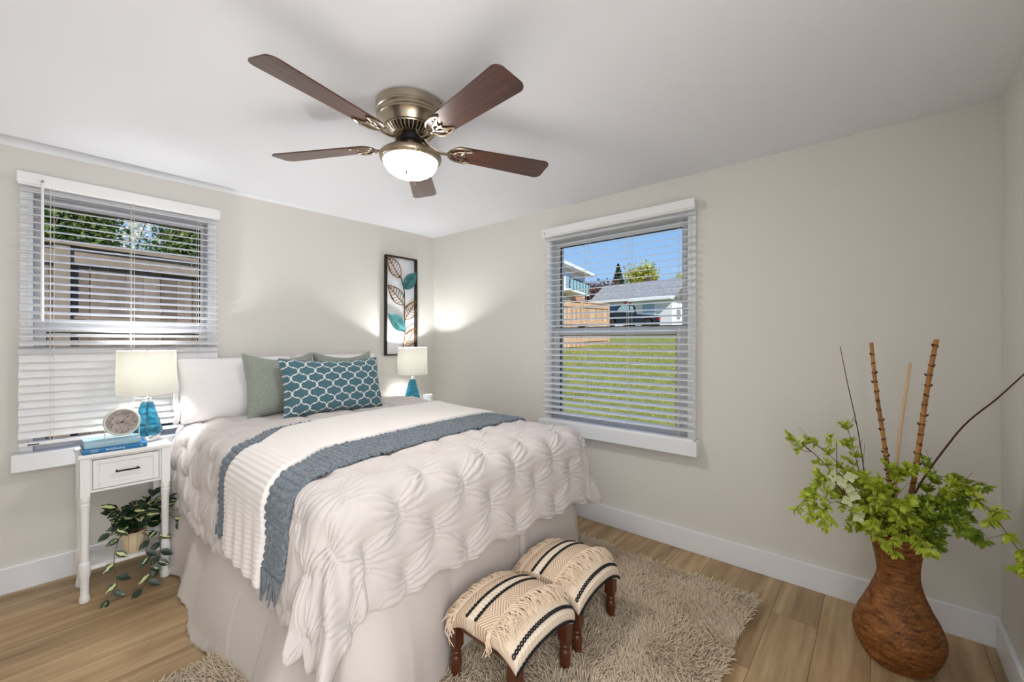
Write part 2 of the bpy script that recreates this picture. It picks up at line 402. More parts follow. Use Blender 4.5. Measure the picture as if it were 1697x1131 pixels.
# ------------------------------------------------------------------ ceiling fan
def wood_mat(name, dark, light, scale=(6, 60, 6), rough=0.3, coat=0.2, axis_rot=(0, 0, 0)):
    m = bpy.data.materials.new(name); m.use_nodes = True; t = NT(m); b = t.n['Principled BSDF']
    f = t.noise(t.mapping(t.coord(), scale, axis_rot), 1.0, 6, 0.6)
    t.link(t.ramp(f, [(0.3, lin(dark)), (0.7, lin(light))]), b.inputs['Base Color'])
    b.inputs['Roughness'].default_value = rough; b.inputs['Coat Weight'].default_value = coat; b.inputs['Coat Roughness'].default_value = 0.25
    return m
M_blade = wood_mat('walnut_fan_blade', (58, 34, 27), (96, 58, 44), (4, 70, 30), 0.32, 0.25)
def emit_mat(name, col, strength):
    m = bpy.data.materials.new(name); m.use_nodes = True; b = NT(m).n['Principled BSDF']
    b.inputs['Base Color'].default_value = (*lin(col), 1); b.inputs['Emission Color'].default_value = (1.0, 0.96, 0.90, 1); b.inputs['Emission Strength'].default_value = strength
    b.inputs['Roughness'].default_value = 0.3
    return m
M_bowl = emit_mat('lit_frosted_bowl', (250, 246, 238), FAN_BOWL)
FX, FY = -1.575, -1.80
fan = thing('ceiling_fan', 'five-bladed dark wood ceiling fan with lit frosted bowl and nickel motor', 'ceiling fan', (FX, FY, H))
g = G(); g.lathe([(0.10, 0.0), (0.118, -0.001), (0.118, -0.006), (0.10, -0.007)], 40); part('ceiling_ring', g, M_white, fan)
g = G(); g.lathe([(0.06, -0.004), (0.138, -0.004), (0.145, -0.008), (0.145, -0.020), (0.143, -0.034), (0.1455, -0.038), (0.1455, -0.045), (0.141, -0.048), (0.1425, -0.054), (0.1425, -0.060),
                  (0.136, -0.063), (0.136, -0.069), (0.130, -0.073), (0.120, -0.092), (0.112, -0.106), (0.106, -0.108), (0.104, -0.104), (0.05, -0.104)], 56)
housing = part('motor_housing', g, M_nickel, fan, angle=30)
g = G()
for a in (-1.35, -1.2): g.lathe([(0.004, 0), (0.004, 0.004), (0.001, 0.005)], 8, (0.143 * math.cos(a), 0.143 * math.sin(a), -0.02))
part('screw', g, M_dark, housing)
g = G()     # vent ring: slotted flare under the housing
g.lathe([(0.098, -0.103), (0.106, -0.108), (0.104, -0.112), (0.098, -0.112)], 48); g.lathe([(0.075, -0.132), (0.078, -0.136), (0.066, -0.140), (0.060, -0.136)], 48)
for k in range(36):
    a = k * 2 * PI / 36; d = np.array([math.cos(a), math.sin(a), 0]); z = np.array([0, 0, 1.0])
    g.tube([d * 0.103 - z * 0.110, d * 0.094 - z * 0.122, d * 0.076 - z * 0.135], [0.0045, 0.0042, 0.0038], 6)
part('vent_ring', g, M_nickel, fan)
g = G(); g.lathe([(0.085, -0.104), (0.085, -0.122), (0.05, -0.136), (0.05, -0.160), (0.03, -0.165)], 32); part('motor', g, M_dark, fan)
g = G(); g.lathe([(0.034, -0.155), (0.036, -0.160), (0.036, -0.186), (0.045, -0.190)], 32)
part('light_neck', g, M_nickel2, fan)
g = G(); g.lathe([(0.04, -0.186), (0.062, -0.192), (0.095, -0.201), (0.118, -0.210), (0.130, -0.221), (0.1315, -0.230), (0.128, -0.240), (0.116, -0.246), (0.112, -0.242), (0.112, -0.225), (0.04, -0.215)], 56)
part('light_ring', g, M_nickel2, fan, angle=60)
g = G(); pr = [(0.1115, -0.238), (0.1135, -0.246)] + [(0.1135 * math.cos(a) ** 0.9, -0.246 - 0.068 * math.sin(a)) for a in np.linspace(0.08, PI / 2 - 0.02, 14)] + [(0.001, -0.314)]
g.lathe(pr, 48); part('glass_bowl', g, M_bowl, fan, angle=80)
# chains with a little pull
M_chain = mat('aged_brass_chain', (112, 96, 72), 0.5, metal=0.2)
for cx, cy, zb, first in ((-0.083, -0.086, -0.332, 1), (-0.083, -0.150, -0.405, 0)):
    g = G(); g.tube([(cx, cy, -0.238), (cx, cy, zb)], 0.0011, 5)
    for z in np.arange(-0.24, zb, -0.0045): g.lathe([(0.0003, -0.0016), (0.0018, 0), (0.0003, 0.0016)], 6, (cx, cy, z))
    ch = part('pull_chain', g, M_chain, fan)
    g = G(); g.lathe([(0.0005, 0.004), (0.0035, 0.001), (0.0042, -0.004), (0.003, -0.012), (0.0005, -0.014)], 10, (cx, cy, zb)); part('chain_pull', g, M_chain, ch)
# blades: built once along +x, five of them turned round the hub
def blade_outline():
    pts = []
    r0, r1 = 0.175, 0.655; w0, w1 = 0.052, 0.068
    for a in np.linspace(PI * 0.5, PI * 1.5, 13): pts.append((r0 + 0.045 + 0.045 * math.cos(a), w0 * math.sin(a)))
    for a in np.linspace(-PI / 2, 0, 8): pts.append((r1 - 0.032 + 0.032 * math.cos(a), -w1 + 0.032 + 0.032 * math.sin(a)))
    for a in np.linspace(0, PI / 2, 8): pts.append((r1 - 0.032 + 0.032 * math.cos(a), w1 - 0.032 + 0.032 * math.sin(a)))
    return pts
BZ = -0.172; first_blade = None
for k in range(5):
    th = math.radians(47 + 72 * k); Mz = rotz(th)
    M = Mz @ Matrix.Translation((0, 0, BZ)) @ Matrix.Rotation(math.radians(-11), 4, 'X')
    g = G(); g.prism([(p[0], p[1]) for p in blade_outline()], 0.006, Matrix.Translation((0, 0, -0.003)))
    if first_blade is None:
        bl_o = part('blade', g, M_blade, fan, smooth=False, bevel=0.0015); first_blade = bl_o
    else:
        bl_o = first_blade.copy(); COL.objects.link(bl_o); bl_o.parent = fan; ORIGIN[bl_o.name] = (0, 0, 0)
    bl_o.matrix_local = M
    if k == 0:
        # blade iron: S-curved arm plus pierced leaf plate, in the blade's own frame
        g = G()
        Mi = M.inverted() @ Mz
        arm = np.array([(0.055, 0, -0.135), (0.075, 0, -0.158), (0.105, 0, -0.176), (0.14, 0, -0.183), (0.175, 0, -0.180)])
        arm = arm @ np.array(Mi.to_3x3()).T + np.array(Mi.translation)
        g.tube(spline(arm, 16), np.linspace(0.011, 0.008, 16), 8, flat=0.6)
        def strip(pts, r): g.tube(spline([(x, y, -0.0065) for x, y in pts], 14), r, 6, flat=0.7)
        for s_ in (1, -1):
            strip([(0.165, 0.0), (0.178, 0.030 * s_), (0.205, 0.046 * s_), (0.250, 0.050 * s_), (0.275, 0.038 * s_)], 0.0055)
            strip([(0.275, 0.038 * s_), (0.250, 0.028 * s_), (0.232, 0.014 * s_), (0.228, 0.0)], 0.0045)
            strip([(0.190, 0.0), (0.205, 0.016 * s_), (0.228, 0.024 * s_), (0.25, 0.030 * s_)], 0.004)
        strip([(0.165, 0), (0.2, 0), (0.23, 0), (0.245, 0)], 0.006)
        for x, y in ((0.2, 0.0), (0.236, 0.036), (0.236, -0.036)): g.lathe([(0.006, -0.009), (0.0055, -0.012), (0.002, -0.0135)], 10, (x, y, 0))
        iron0 = part('blade_iron', g, M_nickel2, bl_o)
    else:
        ir = iron0.copy(); COL.objects.link(ir); ir.parent = bl_o

# ------------------------------------------------------------------ bedside lamps
def shade_mat():
    m = bpy.data.materials.new('ivory_linen_shade'); m.use_nodes = True; t = NT(m); t.n.clear()
    o = t.new('ShaderNodeOutputMaterial'); d = t.new('ShaderNodeBsdfDiffuse'); tr = t.new('ShaderNodeBsdfTranslucent'); mx = t.new('ShaderNodeMixShader')
    w = t.noise(t.mapping(t.coord(), (260, 260, 420)), 1, 2)
    c = t.ramp(w, [(0.3, lin((244, 243, 236))), (0.7, lin((253, 252, 248)))])
    t.link(c, d.inputs[0]); t.link(t.mix(1.0, c, (0.50, 0.50, 0.495), 'MULTIPLY'), tr.inputs[0]); mx.inputs[0].default_value = 0.5
    t.link(d.outputs[0], mx.inputs[1]); t.link(tr.outputs[0], mx.inputs[2]); t.link(mx.outputs[0], o.inputs[0]); return m
M_shade = shade_mat()
def teal_glass_mat():
    m = bpy.data.materials.new('bubbled_teal_glass'); m.use_nodes = True; t = NT(m); b = t.n['Principled BSDF']
    b.inputs['Transmission Weight'].default_value = 0.9; b.inputs['Roughness'].default_value = 0.06; b.inputs['IOR'].default_value = 1.3
    f = t.noise(t.coord(), 45, 3)
    t.link(t.ramp(f, [(0.35, lin((70, 166, 194))), (0.68, lin((140, 210, 228)))]), b.inputs['Base Color'])
    t.link(t.bump(t.noise(t.coord(), 70, 2), 0.25, 0.004), b.inputs['Normal']); return m
M_teal = teal_glass_mat()
M_bulb = emit_mat('lit_bulb', (255, 250, 240), 30)
def make_lamp(loc, label):
    r = thing('table_lamp', label, 'table lamp', loc, 0, 'teal glass bedside lamps')
    g = G(); g.lathe([(0.001, 0), (0.055, 0), (0.057, 0.003), (0.057, 0.030), (0.055, 0.033), (0.001, 0.033)], 40); part('base', g, M_chrome, r)
    g = G(); g.lathe([(0.052, 0.032), (0.062, 0.040), (0.067, 0.052), (0.066, 0.062), (0.050, 0.125), (0.034, 0.190), (0.027, 0.212), (0.024, 0.215), (0.022, 0.212), (0.030, 0.188), (0.046, 0.122), (0.061, 0.060), (0.058, 0.046), (0.048, 0.037)], 40, cap=False)
    gb = part('glass_body', g, M_teal, r)
    g = G(); g.lathe([(0.006, 0.033), (0.006, 0.216)], 10); part('inner_rod', g, M_teal_dark, gb)
    g = G(); g.lathe([(0.020, 0.212), (0.022, 0.216), (0.022, 0.224), (0.016, 0.228), (0.018, 0.233), (0.018, 0.238), (0.013, 0.242), (0.013, 0.262)], 24); part('collar', g, M_chrome, r)
    g = G(); g.lathe([(0.009, 0.26), (0.009, 0.30), (0.014, 0.305), (0.014, 0.33)], 16); part('socket', g, M_nickel2, r)
    g = G(); R = 0.130
    g.lathe([(R, 0.262), (R + 0.002, 0.261), (R + 0.0025, 0.264), (R - 0.003, 0.497), (R - 0.0035, 0.500), (R - 0.006, 0.500), (R - 0.002, 0.262)], 64, cap=False)
    sh = part('lamp_shade', g, M_shade, r, angle=60)
    g = G()
    for k in range(3):
        a = k * 2 * PI / 3 + 0.4; g.tube([(0.012 * math.cos(a), 0.012 * math.sin(a), 0.478), (0.124 * math.cos(a), 0.124 * math.sin(a), 0.488)], 0.0014, 5)
    g.lathe([(0.012, 0.476), (0.012, 0.480), (0.001, 0.480)], 12); g.lathe([(0.004, 0.48), (0.006, 0.49), (0.003, 0.505), (0.001, 0.508)], 12)
    part('shade_fitter', g, M_nickel2, sh)
    g = G(); g.lathe([(0.012, 0.33), (0.016, 0.345), (0.027, 0.37), (0.03, 0.39), (0.024, 0.412), (0.001, 0.422)], 20); part('bulb', g, M_bulb, r)
    l = lamp('bulb_light', 'POINT', (0, 0, 0.405), BEDLAMP_W, (1.0, 0.985, 0.965), shadow_soft_size=0.034); l.parent = r
    return r
M_teal_dark = mat('teal_rod', (24, 96, 120), 0.3)

# ------------------------------------------------------------------ nightstands
def make_nightstand(loc, label, w=0.36, d=0.30):
    r = thing('nightstand', label, 'nightstand', loc, 0, 'white nightstands')
    hw, hd = w / 2, d / 2; HT = 0.722
    g = G(); g.box(-hw, hw, -hd, hd, HT - 0.02, HT); part('table_top', g, M_white, r, smooth=False, bevel=0.005)
    lx, ly = hw - 0.033, hd - 0.033
    g = G()     # apron: sides, back, rails round the drawer
    g.box(-lx, -lx + 0.016, -ly, ly, 0.535, HT - 0.02); g.box(lx - 0.016, lx, -ly, ly, 0.535, HT - 0.02); g.box(-lx, lx, ly - 0.016, ly, 0.535, HT - 0.02)
    g.box(-lx, lx, -ly - 0.008, -ly + 0.01, 0.528, 0.540); g.box(-lx, lx, -ly - 0.008, -ly + 0.01, HT - 0.032, HT - 0.02)
    part('apron', g, M_white, r, smooth=False, bevel=0.0015)
    dx0, dx1, dz0, dz1 = -lx + 0.022, lx - 0.022, 0.543, HT - 0.035
    g = G(); g.box(-lx, dx0 - 0.002, -ly - 0.0075, -ly + 0.0115, 0.5401, HT - 0.0321); g.box(dx1 + 0.002, lx, -ly - 0.0075, -ly + 0.0115, 0.5401, HT - 0.0321); g.box(-lx + 0.02, lx - 0.02, -ly + 0.06, -ly + 0.075, 0.5401, 0.56); part('face_frame', g, M_white, r, smooth=False)
    g = G(); fy = -ly - 0.010; f = 0.022
    g.box(dx0, dx0 + f, fy, fy + 0.016, dz0, dz1); g.box(dx1 - f, dx1, fy, fy + 0.016, dz0, dz1); g.box(dx0 + f, dx1 - f, fy + 0.0003, fy + 0.016, dz0, dz0 + f); g.box(dx0 + f, dx1 - f, fy + 0.0003, fy + 0.016, dz1 - f, dz1)
    g.box(dx0 + f, dx1 - f, fy + 0.006, fy + 0.014, dz0 + f, dz1 - f); g.box(dx0 + 0.01, dx1 - 0.01, fy + 0.014, ly - 0.03, dz0 + 0.004, dz1 - 0.02)
    dr = part('drawer', g, M_white, r, smooth=False, bevel=0.002)
    zc = (dz0 + dz1) / 2 + 0.004
    g = G(); g.tube([(-0.046, fy - 0.022, zc), (0.046, fy - 0.022, zc)], 0.0042, 8)
    for s_ in (-1, 1): g.tube([(s_ * 0.040, fy + 0.004, zc), (s_ * 0.040, fy - 0.022, zc)], 0.004, 8)
    part('handle', g, M_black, dr, label='black bar handle')
    prof = [(0.017, 0.0), (0.020, 0.004), (0.0205, 0.014), (0.0185, 0.022), (0.0195, 0.026), (0.0195, 0.030), (0.0155, 0.036), (0.0155, 0.07), (0.0165, 0.10), (0.0185, 0.120), (0.0205, 0.124), (0.0205, 0.130), (0.0215, 0.134)]
    up = [(0.0225, 0.185), (0.0215, 0.192), (0.0185, 0.196), (0.0155, 0.200), (0.0155, 0.30), (0.0165, 0.38), (0.0175, 0.44), (0.0195, 0.470), (0.0205, 0.474), (0.0195, 0.480), (0.0175, 0.484), (0.0205, 0.492), (0.0215, 0.498), (0.019, 0.505), (0.0200, 0.515)]
    leg0 = None
    for sx in (-1, 1):
        for sy in (-1, 1):
            if leg0 is None:
                g = G(); g.lathe(prof, 24); g.lathe([(0.0215, 0.134), (0.0225, 0.140), (0.0225, 0.178), (0.0225, 0.185)], 24); g.lathe(up, 24); g.box(-0.0185, 0.0185, -0.0185, 0.0185, 0.512, HT - 0.02)
                leg0 = part('leg', g, M_white, r, bevel=0.0015); o = leg0
            else: o = leg0.copy(); COL.objects.link(o); o.parent = r
            o.location = (sx * (lx + 0.006), sy * (ly + 0.006), 0)
    g = G(); g.box(-lx, lx, -ly, ly, 0.145, 0.163); part('shelf', g, M_white, r, smooth=False, bevel=0.003)
    return r
NS = (-2.318, -0.298)
make_nightstand((*NS, 0), 'white one-drawer nightstand with turned legs under the slatted window', 0.362, 0.264)
make_nightstand((-0.35, -0.245, 0), 'white nightstand tucked in the corner, hidden behind the far side of the bed', 0.27, 0.24)
make_lamp((-2.217, -0.25, 0.7225), 'lit teal glass lamp beside the round clock on the white nightstand')
make_lamp((-0.405, -0.20, 0.7225), 'lit teal glass lamp beyond the bed, below the leaf wall art')
M_ceramic = mat('white_ceramic', (236, 238, 240), 0.25)
g = G(); g.lathe([(0.001, 0), (0.028, 0.0), (0.034, 0.01), (0.041, 0.045), (0.043, 0.070), (0.0405, 0.070), (0.038, 0.045), (0.030, 0.012), (0.001, 0.006)], 32, (-0.262, -0.235, 0.7225), cap=False)
solo('cup', g, M_ceramic, 'small white cup beside the farther lamp, peeking over the comforter', 'cup', (-0.262, -0.235, 0.7225))

# ------------------------------------------------------------------ books and clock
M_page = mat('book_pages', (236, 230, 215), 0.8); M_blue = mat('blue_book_cover', (18, 112, 170), 0.35); M_pale = mat('pale_blue_book_cover', (150, 186, 204), 0.4)
M_ltext = mat('pale_lettering', (212, 226, 232), 0.5); M_ltext2 = mat('yellow_lettering', (226, 222, 150), 0.5); M_num = mat('dark_numerals', (70, 56, 54), 0.7)
def text_mesh(body, size, m, name, parent, M, extrude=0.0002, align='CENTER'):
    c = bpy.data.curves.new(name, 'FONT'); c.body = body; c.size = size; c.extrude = extrude; c.align_x = align; c.align_y = 'CENTER'
    o = bpy.data.objects.new(name, c); COL.objects.link(o)
    dg = bpy.context.evaluated_depsgraph_get(); me = bpy.data.meshes.new_from_object(o.evaluated_get(dg)); bpy.data.objects.remove(o); bpy.data.curves.remove(c)
    me.transform(M); me.materials.append(m); p = bpy.data.objects.new(name, me); COL.objects.link(p)
    if parent is not None: p.parent = parent
    return p
def make_book(name, L, D, T, cover, label, loc, rz):
    r = thing(name, label, 'book', loc, rz)          # spine towards -y
    g = G(); c = 0.002
    g.box(-L / 2, L / 2, -D / 2, D / 2, 0, c); g.box(-L / 2, L / 2, -D / 2, D / 2, T - c, T)
    n = 8; P = np.zeros((n, 2, 3)); Q = np.zeros((n, 2, 3))
    for i, a in enumerate(np.linspace(-PI / 2, PI / 2, n)):
        y = -D / 2 - 0.004 * math.cos(a); z = T / 2 + T / 2 * math.sin(a)
        P[i, 0] = (-L / 2, y, z); P[i, 1] = (L / 2, y, z)
    g.grid(P); g.box(-L / 2, L / 2, -D / 2 - 0.0005, -D / 2 + 0.0025, 0.0005, T - 0.0005)
    part('cover', g, cover, r, smooth=False)
    g = G(); g.box(-L / 2 + 0.004, L / 2 - 0.004, -D / 2 + 0.003, D / 2 - 0.005, c, T - c); part('pages', g, M_page, r, smooth=False)
    return r
b1 = make_book('book', 0.240, 0.165, 0.024, M_blue, 'bright blue book with printed spine lying flat on the nightstand', (-2.362, -0.335, 0.7225), 0.0)
b2 = make_book('book', 0.208, 0.150, 0.030, M_pale, 'pale blue book on top of the bright blue one', (-2.370, -0.338, 0.7470), 0.0)
Mx = Matrix.Rotation(PI / 2, 4, 'X')
def spine(body, size, x, z, m): return text_mesh(body, size, m, 'spine_lettering', b1, Matrix.Translation((x, -0.0868, z)) @ Mx)
spine('BodyFeeling', 0.0145, -0.002, 0.012, M_ltext); spine('WARREN\nLARSON', 0.0075, -0.078, 0.0125, M_ltext); spine('05', 0.0115, 0.097, 0.012, M_ltext2)

M_clock = mat('cream_clock_case', (214, 214, 204), 0.45)
def clock_face_mat():
    m = bpy.data.materials.new('aged_clock_face'); m.use_nodes = True; t = NT(m); b = t.n['Principled BSDF']
    f = t.noise(t.coord(), 60, 6, 0.65)
    t.link(t.ramp(f, [(0.35, lin((128, 114, 110))), (0.6, lin((178, 166, 162))), (0.75, lin((150, 134, 120)))]), b.inputs['Base Color']); b.inputs['Roughness'].default_value = 0.5; return m
clk = thing('desk_clock', 'round cream desk clock with aged dial standing on the two blue books', 'clock', (-2.332, -0.350, 0.7772), -0.06)
R = 0.072; CZ = 0.079; MF = Matrix.Translation((0, 0, CZ)) @ Matrix.Rotation(PI / 2, 4, 'X')   # dial axis towards -y
g = G(); g.lathe([(0.001, -0.018), (R - 0.010, -0.018), (R, -0.012), (R + 0.001, 0.010), (R - 0.002, 0.016), (R - 0.008, 0.017), (R - 0.011, 0.012), (R - 0.011, 0.006), (0.001, 0.006)], 56); g.xf(MF); part('case', g, M_clock, clk, angle=35)
g = G(); g.lathe([(0.001, 0.0062), (R - 0.0115, 0.0062), (R - 0.0115, 0.0070), (0.001, 0.0070)], 48); g.xf(MF); dial = part('dial', g, clock_face_mat(), clk)
for h in range(1, 13):
    a = math.radians(90 - 30 * h); q = text_mesh(str(h), 0.0135, M_num, 'numeral', dial, MF @ Matrix.Translation((0.047 * math.cos(a), 0.047 * math.sin(a), 0.0073)))
def hand(name, a, L, wd, tail):
    g = G(); a = math.radians(a); d = np.array([math.cos(a), math.sin(a)]); p = np.array([-d[1], d[0]])
    pts = [-d * tail + p * wd * .5, -d * tail - p * wd * .5, d * L * .55 - p * wd * .4, d * L * .72 - p * wd, d * L, d * L * .72 + p * wd, d * L * .55 + p * wd * .4]
    g.prism([tuple(x) for x in pts], 0.0008, MF @ Matrix.Translation((0, 0, 0.0080))); return part(name, g, M_black, clk, smooth=False)
hand('hour_hand', -163, 0.026, 0.0022, 0.008); hand('minute_hand', 48, 0.047, 0.0018, 0.008); hand('second_hand', -28, 0.046, 0.0006, 0.016)
g = G(); g.lathe([(0.004, 0.0078), (0.003, 0.0100), (0.0005, 0.0105)], 12); g.xf(MF); part('hub', g, M_black, clk)
g = G()
for sx in (-1, 1):
    g.tube([(sx * 0.0655, -0.016, 0.003), (sx * 0.0655, -0.016, 0.046), (sx * 0.066, -0.004, 0.056)], 0.0024, 8); g.tube([(sx * 0.0655, -0.022, 0.003), (sx * 0.0655, 0.022, 0.003)], 0.003, 8)
g.tube([(-0.0655, -0.016, 0.010), (0.0655, -0.016, 0.010)], 0.0018, 8); part('stand', g, M_clock, clk)

# ------------------------------------------------------------------ leaf wall art
M_frame = mat('dark_bronze_frame', (48, 42, 38), 0.4, metal=0.6); M_back = mat('white_art_backing', (236, 240, 246), 0.5)
M_leafgold = mat('antique_gold_leaf', (132, 96, 48), 0.35, metal=0.7, noise=(30, 0.45)); M_leafteal = mat('teal_metal_leaf', (62, 118, 122), 0.4, metal=0.35, noise=(40, 0.4))
AX0, AX1, AZ0, AZ1 = -0.571, -0.236, 1.148, 2.048
art = thing('wall_art', 'tall narrow metal leaf wall art in a dark frame near the room corner', 'wall art', (-0.40, 0, 1.15)); fw = 0.012
g = G(); g.box(AX0, AX0 + fw, -0.045, -0.006, AZ0, AZ1); g.box(AX1 - fw, AX1, -0.045, -0.006, AZ0, AZ1); g.box(AX0 + fw, AX1 - fw, -0.0448, -0.006, AZ0, AZ0 + fw); g.box(AX0 + fw, AX1 - fw, -0.0448, -0.006, AZ1 - fw, AZ1)
part('frame', g, M_frame, art, world=True, smooth=False, bevel=0.002)
g = G(); g.box(AX0 + 0.004, AX1 - 0.004, -0.006, -0.002, AZ0 + 0.004, AZ1 - 0.004); part('backing', g, M_back, art, world=True, smooth=False)
g = G(); stem_pts = [(-0.405, -0.03, 1.155), (-0.372, -0.032, 1.28), (-0.368, -0.034, 1.40), (-0.372, -0.034, 1.52), (-0.372, -0.034, 1.64), (-0.378, -0.034, 1.75), (-0.405, -0.034, 1.84), (-0.43, -0.034, 1.88)]
g.tube(spline(stem_pts, 40), 0.0045, 8); part('stem', g, M_frame, art, world=True)
def leaf_frame(base, tip, wd, solid):
    base = np.array(base); tip = np.array(tip); d = tip - base; L = np.linalg.norm(d); d /= L; p = np.array([-d[1], d[0]])
    def pt(t, s, dy=0.0):
        w = wd * (math.sin(PI * min(1, t) ** 0.85) ** 0.9) if 0 < t < 1 else 0
        q = base + d * L * t + p * w * s; return (q[0], -0.036 - dy, q[1])
    g = G()
    if solid:
        n, m = 15, 9; P = np.zeros((n, m, 3))
        for i in range(n):
            for j in range(m):
                s = -1 + 2 * j / (m - 1); P[i, j] = pt(0.001 + 0.998 * i / (n - 1), s, 0.010 * (abs(s) ** 1.3) - 0.002)
        g.grid(P); Q = P.copy(); Q[:, :, 1] += 0.003; g.grid(Q, flip=True); g.tube([pt(t, 0, 0.0) for t in np.linspace(0, 1, 10)], 0.0028, 6)
        return part('teal_leaf', g, M_leafteal, art, world=True, label='solid teal metal leaf')
    for s in (1, -1): g.tube([pt(t, s, 0.004) for t in np.linspace(0, 1, 22)], 0.0042, 6)
    g.tube([pt(t, 0) for t in np.linspace(0, 1, 12)], 0.0038, 6)
    for t in (0.14, 0.27, 0.40, 0.53, 0.66, 0.79):
        for s in (1, -1): g.tube([pt(t, 0), pt(t + 0.08, s * 0.5, 0.003), pt(min(0.97, t + 0.13), s * 0.97, 0.004)], 0.0028, 5)
    # solid bronze strip along one edge and at the tip
    n = 12; P = np.zeros((n, 2, 3))
    for i, t in enumerate(np.linspace(0.45, 0.999, n)): P[i, 0] = pt(t, 0.75 if t < .9 else 0.0, 0.004); P[i, 1] = pt(t, 1.0, 0.004)
    g.grid(P); return part('gold_leaf', g, M_leafgold, art, world=True, label='pierced antique gold metal leaf')
leaf_frame((-0.425, 1.855), (-0.552, 2.035), 0.060, 0); leaf_frame((-0.385, 1.755), (-0.246, 1.925), 0.060, 1); leaf_frame((-0.378, 1.615), (-0.550, 1.775), 0.060, 0)
leaf_frame((-0.370, 1.480), (-0.246, 1.655), 0.060, 0); leaf_frame((-0.370, 1.372), (-0.545, 1.525), 0.062, 1); leaf_frame((-0.370, 1.235), (-0.246, 1.400), 0.060, 0)

# ------------------------------------------------------------------ bed
def cloth_mat(name, col, weave=900, strength=0.15, rough=0.9, sheen=0.2, noise=None, wr=None):
    m = bpy.data.materials.new(name); m.use_nodes = True; t = NT(m); b = t.n['Principled BSDF']
    c = lin(col); b.inputs['Base Color'].default_value = (*c, 1); b.inputs['Roughness'].default_value = rough; b.inputs['Specular IOR Level'].default_value = 0.2
    b.inputs['Sheen Weight'].default_value = sheen; b.inputs['Sheen Roughness'].default_value = 0.5
    co = t.coord()
    if noise:
        f = t.noise(co, noise[0], 3, 0.7); t.link(t.ramp(f, [(0.32, lin(noise[1])), (0.68, lin(noise[2]))]), b.inputs['Base Color'])
    h = t.noise(co, weave, 2)
    if wr: h = t.math('MULTIPLY_ADD', t.noise(co, wr[0], 4), wr[1], h)
    t.link(t.bump(h, strength, 0.002), b.inputs['Normal']); return m
M_comf = cloth_mat('white_cotton_comforter', (212, 205, 203), 700, 0.10, wr=(26, 3.0))
M_skirt = cloth_mat('off_white_bed_skirt', (210, 202, 198), 800, 0.12, wr=(14, 2.0))
M_mattress = cloth_mat('mattress_ticking', (230, 228, 222))
bed = thing('bed', 'full-size bed in a plain off-white pleated bed skirt, under the comforter', 'bed', (-1.295, -1.08, 0))
g = G(); g.box(-1.975, -0.615, -2.02, -0.14, 0.20, 0.44); part('box_spring', g, M_mattress, bed, world=True, smooth=False, bevel=0.02)
g = G(); g.box(-1.975, -0.615, -2.02, -0.14, 0.442, 0.745); part('mattress', g, M_mattress, bed, world=True, smooth=False, bevel=0.05)
for lx in (-1.92, -0.67):
    for ly in (-1.96, -0.2):
        g = G(); g.lathe([(0.02, 0.0), (0.028, 0.01), (0.03, 0.20)], 12, (lx, ly, 0)); part('leg', g, M_black, bed, world=True)
# skirt: one cloth running from the head along the near side, round the foot and back
def polyline(pts, n):
    pts = np.array(pts, float); d = np.r_[0, np.cumsum(np.linalg.norm(np.diff(pts, axis=0), axis=1))]; s = np.linspace(0, d[-1], n)
    return np.stack([np.interp(s, d, pts[:, k]) for k in range(pts.shape[1])], 1), s
topP, s_ = polyline([(-1.985, -0.13), (-1.985, -1.95), (-1.965, -2.025), (-1.89, -2.035), (-0.68, -2.035), (-0.61, -2.01), (-0.605, -1.95), (-0.605, -0.13)], 900)
NS_ = len(topP); tn = np.gradient(topP, axis=0); tn /= np.linalg.norm(tn, axis=1)[:, None]; outn = np.stack([tn[:, 1], -tn[:, 0]], 1)
outn = np.array([outn[max(0, i - 14):i + 15].mean(0) for i in range(NS_)]); outn *= np.sign((outn * (topP - np.array([-1.295, -1.08]))).sum(1))[:, None]; outn /= np.linalg.norm(outn, axis=1)[:, None]
left = np.clip((2.30 - s_) / 0.35, 0, 1)                               # 1 on the near side
flare = 0.165 * left + 0.02 * (1 - left); crn = np.exp(-((s_ - 1.93) / 0.13) ** 2); crn2 = np.exp(-((s_ - 3.30) / 0.06) ** 2)
flare = flare + 0.0 * crn + 0.012 * crn2
NT_ = 44; P = np.zeros((NS_, NT_, 3))
_k1 = np.sin(s_ * 8.5 + 1.6 * np.sin(s_ * 4)); fold = 0.75 * np.sign(_k1) * np.abs(_k1) ** 0.7 + 0.35 * np.sin(s_ * 19 + 2 + 1.7 * np.sin(s_ * 3.1)) + 0.03 * np.sin(s_ * 47 + 3 * np.sin(s_ * 6))
for j, t in enumerate(np.linspace(0, 1, NT_)):
    z = 0.465 * (1 - t) + 0.004 * t
    amp = (0.042 * left + 0.004 * (1 - left) + 0.02 * crn + 0.012 * crn2) * t ** 1.2
    bil = 0.045 * left * math.sin(PI * min(1, t * 1.1)) * (0.5 + 0.5 * np.sin(s_ * 6.3 + 0.9))
    pleat = -0.022 * np.exp(-((s_ - 2.73) / 0.006) ** 2) * min(1, t * 3) + 0.008 * np.exp(-((s_ - 2.755) / 0.03) ** 2)
    off = flare * t ** 0.85 + amp * fold + bil + pleat + 0.012 + (0.002 * left * (1 if t > 0.93 else 0) * np.sin(s_ * 95 + 3 * np.sin(s_ * 7)) * (t - 0.93) / 0.07)
    P[:, j, 0] = topP[:, 0] + outn[:, 0] * off; P[:, j, 1] = topP[:, 1] + outn[:, 1] * off; P[:, j, 2] = z + 0.006 * left * np.sin(s_ * 23) * t
g = G(); g.grid(P); part('bed_skirt', g, M_skirt, bed, world=True, solid=0.004, angle=180)

